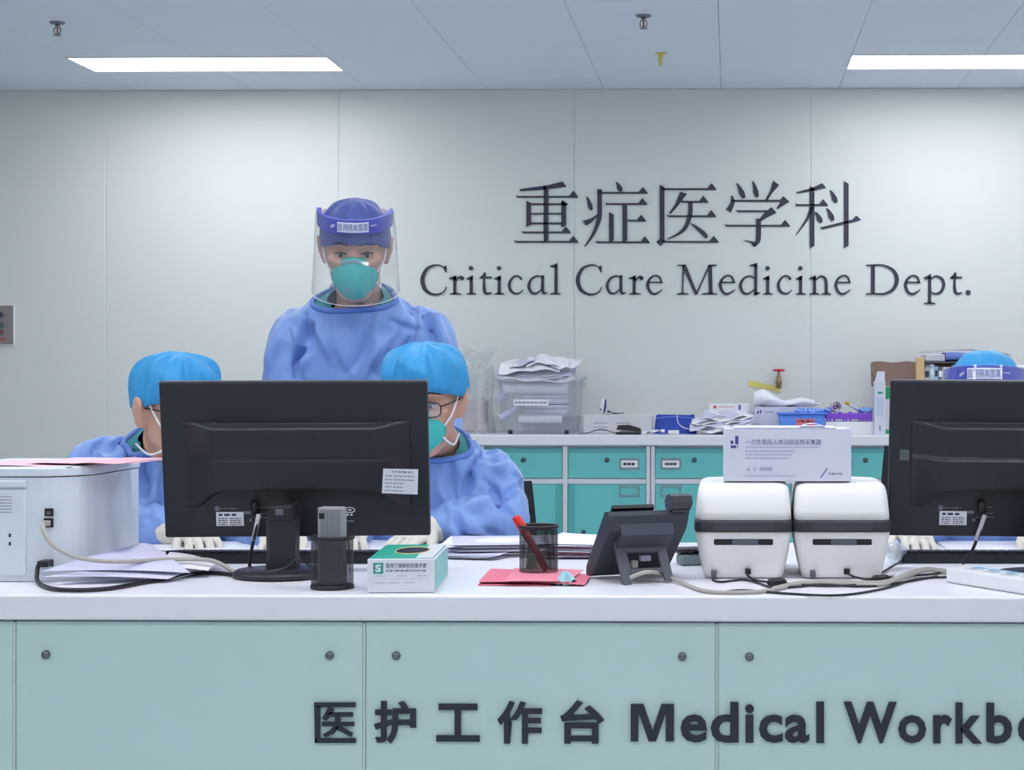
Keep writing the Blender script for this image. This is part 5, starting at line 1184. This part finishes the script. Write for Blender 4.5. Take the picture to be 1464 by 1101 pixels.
heap_sheet(708, 533, 764, 517, 8.40, PAPERV, 21, .03, .003, .12); heap_sheet(752, 520, 812, 524, 8.39, PAPER, 23, .045, .010, .12); heap_sheet(788, 527, 829, 524, 8.37, PAPER, 25, .04, .004, .12); heap_sheet(712, 533, 800, 529, 8.36, PAPER, 27, .05, .006, .12)
# clear bag to its left
q = Vector((bx(680, 8.5), 8.5, CB))
t = thing('plastic_bag', 'hazy clear plastic bag on the back worktop left of the bin', 'bag', q, 0)
HZ = clear_mat('bag_film', (.93, .94, .95), .25, 1.2, .12)
MB().surf(lambda u, v: Vector(((.095 + .012 * math.sin(5 * v + 3)) * math.cos(6.283 * u) * (1 - .25 * v ** 3) * (1 + .07 * math.sin(31 * u + 9 * v)), .07 * math.sin(6.283 * u) * (1 - .5 * v) * (1 + .1 * math.sin(25 * u)), .002 + .33 * v + .012 * math.sin(19 * u + 3))), 60, 24, True).build('film', HZ, t, False)
MB().surf(lambda u, v: Vector((.02 + .055 * math.cos(6.283 * u) * (.5 + v) * (1 + .2 * math.sin(19 * u)), .03 * math.sin(6.283 * u), .33 + .08 * v + .02 * math.sin(13 * u))), 40, 8, True).build('gathered_top', HZ, t, False)
MB().box(-.07, .06, -.03, .03, .004, .17, .02, 3).build('contents', mat('bag_contents', (206, 196, 200), .7, var=.2, scale=25), t, False)
# long flat carton + thermometer + stapler
y0 = 8.42
t = thing('flat_carton', 'long flat white carton right of the clear bin', 'box', (bx(882, y0), y0 + .08, BT), 0)
MB().box(bx(834, y0), bx(932, y0), y0, y0 + .16, CB, bz(593.5, y0), .002, 1).build('carton', mat('carton_grey', (222, 222, 226), .55), t)
pm = MB(); Oq = Vector((bx(834, y0), y0 - .0008, CB))
for x_, z_ in ((.05, .05), (.05, .03), (.16, .05), (.16, .035), (.16, .02), (.05, .015)): dashes(pm, Oq, Vector((1, 0, 0)), Vector((0, 0, 1)), x_, x_ + .07, z_, .004, int(x_ * 100 + z_ * 1000))
pm.build('print', GREYINK, t)
zt2_ = bz(593.5, y0)
q = Vector((bx(858, y0), y0 + .05, zt2_ + .0006))
t = thing('ear_thermometer', 'small white and blue thermometer standing on the flat carton', 'thermometer', q, 0)
MB().surf(lambda u, v: Vector((.013 * math.cos(6.283 * u) * (math.sin(.12 + 2.9 * v)) ** .5 + .010 * v, .012 * math.sin(6.283 * u) * (math.sin(.12 + 2.9 * v)) ** .5, .082 * v)), 20, 14, True).build('body', WHITE, t, False)
MB().tube([(.016, -.004, .008), (.022, -.004, .04), (.024, -.002, .075)], [.003, .005, .003], 8, 4).build('blue_edge', mat('navy_blue', (40, 60, 130), .4), t, False)
MB().box(-.004, .004, -.0132, -.011, .022, .030, .001, 1).build('button', mat('navy_blue', (40, 60, 130), .4), t, False)
q = Vector((bx(873, y0), y0 + .06, zt2_))
t = thing('probe', 'thin probe with a pale holder lying on the flat carton', 'probe', q, 0)
MB().tube([(-.02, 0, .018), (.01, 0, .008), (.05, 0, .007), (.06, 0, .012)], [.006, .004, .002, .003], 8, 3).build('shaft', GREYP, t, False); MB().box(-.03, .005, -.015, .015, .0006, .010, .003).build('holder', mat('holder_pale', (206, 210, 216), .5), t, False)
y0 = 8.33
q = Vector((bx(899, y0), y0, CB))
t = thing('stapler', 'black stapler on the back worktop in front of the flat carton', 'stapler', q, math.radians(-8))
MB().box(-.062, .058, -.018, .018, 0, .010, .003).build('base', DARKP, t, False)
MB().prism([(-.058, .022), (-.05, .044), (.0, .046), (.055, .030), (.062, .014), (.050, .012), (-.01, .020)], (0, -.015, 0), (1, 0, 0), (0, 0, 1), (0, .030, 0)).build('lever', mat('stapler_black', (44, 46, 48), .5), t, False)
MB().prism([(-.05, .012), (-.02, .024), (.06, .012), (.06, .008), (-.05, .008)], (0, -.010, 0), (1, 0, 0), (0, 0, 1), (0, .020, 0)).build('magazine', STEEL, t, False)
W_ = [Vector((bx(p[0], 8.31), 8.31, CB + .003 + p[1])) for p in ((828, .0), (842, .006), (858, .022), (872, .012), (884, .0), (892, .002))]
MB().tube(W_, .0022, 6, 6).build('thin_cable', DARKP, label='thin black cord lying in front of the flat carton', cat='cable')
# blue pouch
y0 = 8.40; xa_, xb_ = bx(934, y0), bx(996, y0); zt3 = bz(594, y0)
t = thing('blue_pouch', 'royal blue zipped pouch on the back worktop', 'pouch', ((xa_ + xb_) / 2, y0 + .05, BT), 0)
MB().surf(lambda u, v: Vector((xa_ + (xb_ - xa_) * (.5 + .5 * math.copysign(abs(math.cos(6.283 * u)) ** .5, math.cos(6.283 * u)) * (1 - .12 * v)), y0 + .05 + .05 * math.copysign(abs(math.sin(6.283 * u)) ** .6, math.sin(6.283 * u)) * (1 - .5 * v), CB + (zt3 - CB) * v + .004 * math.sin(20 * u) * v)), 40, 8, True).build('body', mat('royal_blue', (44, 76, 180), .6), t)
MB().surf(lambda u, v: Vector((xa_ + .014 + (xb_ - xa_ - .026) * u, y0 + .028 + .045 * v, zt3 + .0016 * math.sin(3.14 * u))), 10, 4, thick=.003).build('top_panel', mat('royal_blue', (44, 76, 180), .6), t)
MB().tube([(xa_ + .01, y0 + .01, zt3 - .015), ((xa_ + xb_) / 2, y0 - .001, zt3 - .006), (xb_ - .01, y0 + .01, zt3 - .015)], .002, 6, 5).build('zip', mat('zip_blue', (120, 150, 220), .5), t)
W_ = [Vector((bx(p[0], 8.36), 8.375, bz(p[1], 8.36))) for p in ((968, 594), (969, 604), (976, 611), (988, 613.5), (998, 608))]
MB().tube(W_, .0022, 6, 6).build('thin_cable', WHITE, label='thin white cord hanging over the blue pouch', cat='cable')
q = Vector((bx(963, 8.33), 8.33, CB)); MB().box(q.x - .027, q.x + .027, 8.31, 8.35, CB, CB + .020, .005).build('small_charger', WHITE, label='small white plug block in front of the blue pouch', cat='plug')
# slip and messy paper stack
t = thing('paper_heap', 'messy stack of white papers on the back worktop behind the carton', 'paper', (bx(1035), 8.42, BT), 0); rg = random.Random(5)
for k in range(12):
    heap_sheet(985 + rg.uniform(0, 22), 618 - 2.0 * k, 1080 - rg.uniform(0, 14), 616 - 1.9 * k + rg.uniform(-1, 1), 8.29 + .012 * k, (PAPER, PAPER, PAPERV)[k % 3], k + 40, .030, .003, .12)
t = thing('paper_sheets', 'small folded white slip beside the white plug block', 'paper', (bx(935, 8.3), 8.3, BT), 0); heap_sheet(918, 619, 950, 616, 8.29, PAPER, 3, .002, .003, .05)
# white carton with red and blue marks
def carton(lab, px0, px1, pyt, pyb, y0, dp, m_, marks=()):
    x0_, x1_ = bx(px0, y0), bx(px1, y0); z1_ = bz(pyt, y0); z0_ = max(bz(pyb, y0), CB) if pyb else CB
    t = thing('carton', lab, 'box', ((x0_ + x1_) / 2, y0 + dp / 2, z0_), 0)
    MB().box(x0_, x1_, y0, y0 + dp, z0_, z1_, .0015, 1).build('carton_body', m_, t)
    for a_, b_, c_, d_, mm, nm in marks: MB().box(bx(a_, y0), bx(b_, y0), y0 - .0008, y0 - .0001, bz(d_, y0), bz(c_, y0)).build(nm, mm, t)
    return t
RED = mat('red_print', (208, 70, 84), .6); BLU = mat('blue_print', (70, 84, 170), .6)
carton('white carton with red and blue marks behind the messy papers', 1013, 1073, 577.5, None, 8.52, .14, WHITE, ((1020, 1024, 580, 584, RED, 'red_mark'), (1056, 1059, 579, 586, BLU, 'blue_mark'), (1027, 1050, 581, 582.5, mat('pale_red', (226, 180, 186), .6), 'print')))
carton('pale carton with a purple emblem behind the blue basket', 1078, 1140, 582, None, 8.47, .14, CT, ((1086.5, 1088.5, 586, 591, PURPINK, 'emblem'), (1082, 1085, 588, 591, PURPINK, 'emblem'), (1094, 1106, 588, 590, PALEPURP, 'print')))
ztc = bz(582, 8.47)
t = thing('white_packet', 'crinkled white plastic packet lying on the pale carton', 'packet', (bx(1120, 8.5), 8.5, ztc), 0)
xa_, xb_ = bx(1078, 8.5), bx(1165, 8.5)
MB().surf(lambda u, v: Vector((xa_ + (xb_ - xa_) * v, 8.54 + .06 * math.cos(6.283 * u) * (1 - .3 * v), ztc + .002 + (.022 + .02 * (1 - v) + .010 * math.sin(9 * v)) * (1 + math.sin(6.283 * u)) * (.9 - .35 * v) + .004 * math.sin(18 * u + 14 * v))), 28, 22, True, .0008).build('film', mat('packet_white', (236, 238, 246), .35, bump=.2, bscale=60), t)
MB().surf(lambda u, v: Vector((xb_ - .004 + .05 * u, 8.50 + .07 * v, ztc + .010 + .014 * u + .004 * math.sin(9 * u + 6 * v))), 8, 6, thick=.0008).build('packet_end', mat('packet_white', (236, 238, 246), .35), t)
# blue basket
y0, y1 = 8.31, 8.44; BL2 = mat('basket_blue', (96, 146, 240), .4)
xa_, xb_ = bx(1113, y0), bx(1181, y0); zt4 = bz(590, y0); z0_ = CB
t = thing('plastic_basket', 'bright blue plastic basket with a red label on the back worktop', 'basket', ((xa_ + xb_) / 2, (y0 + y1) / 2, BT), 0)
def bk(f, z, g=0): return rr(xa_ + .012 * (1 - f) - g, xb_ - .012 * (1 - f) + g, y0 + .008 * (1 - f) - g, y1 - .008 * (1 - f) + g, .016, z, 5)
MB().rings([bk(0, z0_), bk(1, zt4), bk(1, zt4, -.004), bk(0, z0_ + .004, -.004)], True, True).build('tub', BL2, t)
MB().rings([bk(1, zt4 - .008, .001), bk(1, zt4 - .008, .007), bk(1, zt4, .007), bk(1, zt4, -.001)], False, False).build('rim', BL2, t)
lb = MB().box(bx(1138, y0), bx(1165, y0), y0 - .003, y0 - .0005, bz(612, y0), bz(599, y0)).build('red_label', mat('label_red', (222, 128, 136), .6), t)
pm = MB(); dashes(pm, Vector((bx(1140, y0), y0 - .0036, bz(605, y0))), Vector((1, 0, 0)), Vector((0, 0, 1)), 0, .076, 0.004, .011, 1); dashes(pm, Vector((bx(1144, y0), y0 - .0036, bz(611, y0))), Vector((1, 0, 0)), Vector((0, 0, 1)), 0, .052, .004, .009, 2); pm.build('print', mat('label_dark_red', (130, 50, 66), .6), lb)
t = thing('glove_bundle', 'crumpled pale blue wrappers piled in the blue basket', 'wrapper', (bx(1165, 8.38), 8.39, zt4 - .02), 0); rg = random.Random(2)
for k in range(6):
    c_ = Vector((bx(1148 + 6 * k, 8.38) - .02, 8.36 + .012 * (k % 3), zt4 - .004)); ph = rg.uniform(0, 6)
    MB().surf(lambda u, v: c_ + Vector((.024 * math.cos(6.283 * u) * math.sin(.2 + 2.7 * v) * (1 + .25 * math.sin(18.85 * u + ph)), .016 * math.sin(6.283 * u) * math.sin(.2 + 2.7 * v), -.008 + .030 * v + .006 * math.sin(12.57 * u + ph))), 26, 8, True).build('wrapper', mat('wrapper_blue', (130, 168, 240), .45), t)
# purple tube rack on white box
y0 = 8.34
carton('low white carton under the purple tube rack', 1180, 1249, 603, None, y0, .14, WHITE)
xa_, xb_ = bx(1181, y0), bx(1247.5, y0); z0_ = bz(603, y0) + .0006; z1_ = bz(591, y0)
t = thing('tube_rack', 'bright purple tube rack on the low white carton', 'rack', ((xa_ + xb_) / 2, y0 + .05, z0_), 0); PUR = mat('rack_purple', (132, 78, 206), .4)
MB().box(xa_, xb_, y0 + .004, y0 + .11, z0_ + .012, z1_, .002, 1).build('deck', PUR, t)
for k, p_ in enumerate((1183, 1187, 1193, 1206, 1210, 1216, 1230, 1235, 1240, 1245)): MB().box(bx(p_, y0) - .005, bx(p_, y0) + .005, y0 + .004, y0 + .02, z0_, z0_ + .013).build('foot', PUR, t)
for k in range(5): MB().box(xa_ + .012 + .05 * k, xa_ + .03 + .05 * k, y0 + .03, y0 + .09, z1_ + .0002, z1_ + .006, .001, 1).build('cell_rim', PUR, t)
# syringe, vials and wrappers on the rack
q = Vector((bx(1195, 8.38), 8.38, z1_ + .031))
t = thing('tape_roll', 'clear round roll lying on the purple tube rack', 'roll', (q.x, q.y, z1_), 0)
Mx = Matrix.Translation(q) @ Matrix.Rotation(math.pi / 2 - .15, 4, 'X') @ Matrix.Rotation(.25, 4, 'Y')
MB().lathe([(.022, -.02), (.025, -.02), (.025, .02), (.022, .02), (.022, -.02)], 24, Mx, False).build('ring', mat('ring_clear', (216, 212, 220), .25, alpha=.75), t); MB().lathe([(.008, -.018), (.012, -.018), (.012, .018), (.008, .018), (.008, -.018)], 18, Mx, False).build('core', mat('core_purple', (150, 110, 170), .5), t)
for k in range(3):
    a_ = k * 2.09; MB().tube([Mx @ Vector((.012 * math.cos(a_), .012 * math.sin(a_), -.0)), Mx @ Vector((.022 * math.cos(a_), .022 * math.sin(a_), 0))], .003, 6).build('spoke', mat('core_purple', (150, 110, 170), .5), t)
t = thing('syringe', 'clear syringe with a yellow cap leaning on the purple tube rack', 'syringe', (bx(1220, 8.39), 8.39, z1_), 0)
A = Vector((bx(1209, 8.38), 8.37, bz(575, 8.38))); B = Vector((bx(1230, 8.38), 8.40, z1_ + .010)); d = B - A
MB().tube([A, A + d * .22], [.009, .008], 12).build('cap', mat('yellow_cap', (222, 176, 50), .4), t); MB().tube([A + d * .2, B], .0075, 12).build('barrel', mat('barrel_pale', (206, 222, 236), .3), t)
for k, (p_, c_) in enumerate(((1183, 'left end'), (1234, 'middle'), (1242, 'right end'))):
    q = Vector((bx(p_, 8.37), 8.38, z1_ + .012)); ph = k
    MB().surf(lambda u, v: q + Vector((.022 * math.cos(6.283 * u) * math.sin(.2 + 2.7 * v) * (1 + .2 * math.sin(18.85 * u + ph)), .018 * math.sin(6.283 * u) * math.sin(.2 + 2.7 * v), -.011 + .026 * v + .004 * math.sin(12.57 * u + ph))), 26, 8, True).build('wrapper', mat('wrapper_blue', (130, 168, 240), .45), label='crumpled pale blue wrapper on the %s of the purple rack' % c_, cat='wrapper')
# tall narrow box, big carton, books and bags at the right
carton('tall narrow white medicine box left of the brown carton', 1250, 1266, 545, None, 8.30, .06, mat('carton_cool', (214, 216, 230), .5), ((1255, 1262, 560, 563, GREENP, 'green_mark'), (1253, 1263, 569, 595, mat('pale_blue_print', (192, 204, 228), .6), 'text_block'), (1257, 1259, 608, 616, GREYINK, 'small_mark')))
t = thing('carton_leaflet', 'white leaflet standing out of the tall narrow medicine box', 'leaflet', (bx(1258, 8.32), 8.34, bz(545, 8.3)), 0)
xq0, xq1, xq2 = bx(1251, 8.33), bx(1254.5, 8.33), bx(1265, 8.33); zq, zq1 = bz(545, 8.33) + .0012, bz(531, 8.33)
MB().add([(xq0, 8.33, zq), (xq2, 8.33, zq), (xq2, 8.33, zq1), (xq1, 8.33, zq1), (xq0, 8.334, zq), (xq2, 8.334, zq), (xq2, 8.334, zq1), (xq1, 8.334, zq1)], [(0, 1, 2, 3), (7, 6, 5, 4), (0, 4, 5, 1), (1, 5, 6, 2), (2, 6, 7, 3), (3, 7, 4, 0)]).build('sheet', mat('carton_cool', (214, 216, 230), .5), t)
y0 = 8.40; xa_, xb_ = bx(1252, y0), bx(1345, y0); zt5 = bz(553, y0); zt6 = bz(517, y0); BRN = mat('cardboard', (138, 116, 104), .8, var=.05, scale=20)
t = thing('cardboard_carton', 'open white and green carton with a raised brown flap', 'box', ((xa_ + xb_) / 2, y0 + .12, BT), 0)
MB().box(xa_, xb_, y0, y0 + .24, CB, zt5, .002, 1).build('carton_body', mat('carton_white', (226, 226, 236), .55), t)
MB().surf(lambda u, v: Vector((xa_ + (xb_ - xa_) * u, y0 + .235 + .012 * v, zt5 + (zt6 - zt5) * v + .003 * math.sin(14 * u) * v)), 20, 4, thick=.004).build('rear_flap', BRN, t)
for sgn, xx in ((1, xa_), (-1, xb_)): MB().surf(lambda u, v: Vector((xx + sgn * .002 + sgn * -.004 * v, y0 + .23 * u + .004, zt5 + (zt6 - zt5) * v * (.4 + .58 * u))), 6, 4, thick=.004).build('side_flap', BRN, t)
for p0_, p1_, q0_, q1_ in ((1265, 1345, 553, 566), (1265, 1345, 614, 621)): MB().prism([(bx(p0_, y0), bz(q1_ + (5 if q0_ < 600 else 0), y0)), (bx(p1_, y0), bz(q1_ - 6, y0)), (bx(p1_, y0), bz(q0_, y0)), (bx(p0_, y0), bz(q0_, y0))], (0, y0 - .0008, 0), (1, 0, 0), (0, 0, 1), (0, .0006, 0)).build('green_band', mat('leaf_green', (48, 160, 96), .55), t)
# file holder with books, under a stack of packs
y0 = 8.36; zh = bz(511, y0)
t = thing('file_holder', 'tan wooden file holder standing behind the right monitor', 'file holder', (bx(1316, y0), y0 + .1, BT), 0); TAN = mat('tan_wood', (216, 184, 138), .6, var=.06, scale=15)
MB().box(bx(1347, y0), bx(1353, y0), y0, y0 + .24, CB, zh, .002, 1) if False else None
x_ = bx(1310, y0); 
for nm, a_, b_ in (('end_panel', x_, x_ + .038),): MB().box(a_, b_, y0 - .012, y0 + .035, zt5 + .0008, zh, .002, 1).build(nm, TAN, t)
MB().box(x_ + .038, bx(1440, y0), y0 + .22, y0 + .236, zt5 + .0008, zh - .004, .001, 1).build('back_panel', TAN, t)
cols = [(206, 204, 214), (190, 208, 232), (176, 200, 226), (120, 116, 140), (226, 224, 230), (216, 206, 214), (170, 150, 190), (196, 210, 216), (224, 190, 190), (150, 176, 190), (214, 214, 222), (110, 130, 170)]
names = ['grey', 'pale blue', 'sky blue', 'dark lilac', 'white', 'blush', 'mauve', 'mint grey', 'rose', 'teal grey', 'pearl', 'slate blue']
rg = random.Random(6); x_ += .041
for k, c_ in enumerate(cols):
    w_ = rg.uniform(.017, .027); zz = bz(522 + rg.uniform(-3, 4), y0)
    bt = thing('book', '%s booklet standing in the row behind the right monitor' % names[k], 'book', (x_ + w_ / 2, y0 + .08, zt5), 0, 'booklets behind the right monitor')
    MB().box(x_, x_ + w_, y0 + .012, y0 + .19, zt5 + .0008, zz, .0015, 1).build('cover', mat('book_%d' % k, c_, .6), bt)
    MB().box(x_ + .003, x_ + w_ - .003, y0 + .010, y0 + .0118, zz - .05, zz - .02).build('spine_label', PAPER if k % 2 else INK, bt); x_ += w_ + .0012
zs = bz(519, y0)
SHELF = MB().box(bx(1322, y0), bx(1446, y0), y0 + .001, y0 + .24, zs, zs + .006).build('shelf_board', GREYP, label='thin grey board resting on the booklets behind the right monitor', cat='board')
t = thing('gown_packet', 'blue and white folded gown packet on the board above the booklets', 'packet', (bx(1385, y0), y0 + .1, zs), 0)
xa_, xb_ = bx(1323, y0), bx(1428, y0)
MB().surf(lambda u, v: Vector((xa_ + .10 + (xb_ - xa_ - .10) * v, y0 + .11 + .10 * math.copysign(abs(math.cos(6.283 * u)) ** .6, math.cos(6.283 * u)), zs + .0075 + .022 * (1 + math.copysign(abs(math.sin(6.283 * u)) ** .7, math.sin(6.283 * u))) * (1 + .06 * math.sin(9 * v)))), 28, 20, True).build('folded_cloth', mat('packet_blue', (112, 138, 214), .5, bump=.15, bscale=40), t)
MB().box(xa_, xa_ + .098, y0 + .015, y0 + .2, zs + .0070, zs + .044, .006).build('white_block', mat('packet_pale', (214, 214, 226), .5), t)
MB().surf(lambda u, v: Vector((xa_ - .02 + (xb_ - xa_ + .09) * u, y0 + .0 + .22 * v, zs + .054 + .010 * math.sin(3.14 * u) + .004 * math.sin(15 * u + 6 * v) - .02 * u ** 6)), 40, 10).build('clear_wrap', clear_mat('wrap_film', (.95, .95, .97), .45, 1.2, .12), t)
t = thing('white_packet', 'white packet at the right edge behind the right monitor', 'packet', (bx(1462, 8.45), 8.45, BT), 0)
MB().box(bx(1449, 8.42), bx(1490, 8.42), 8.42, 8.55, CB, bz(522, 8.42), .01).build('body', mat('packet_white', (236, 238, 246), .35), t)
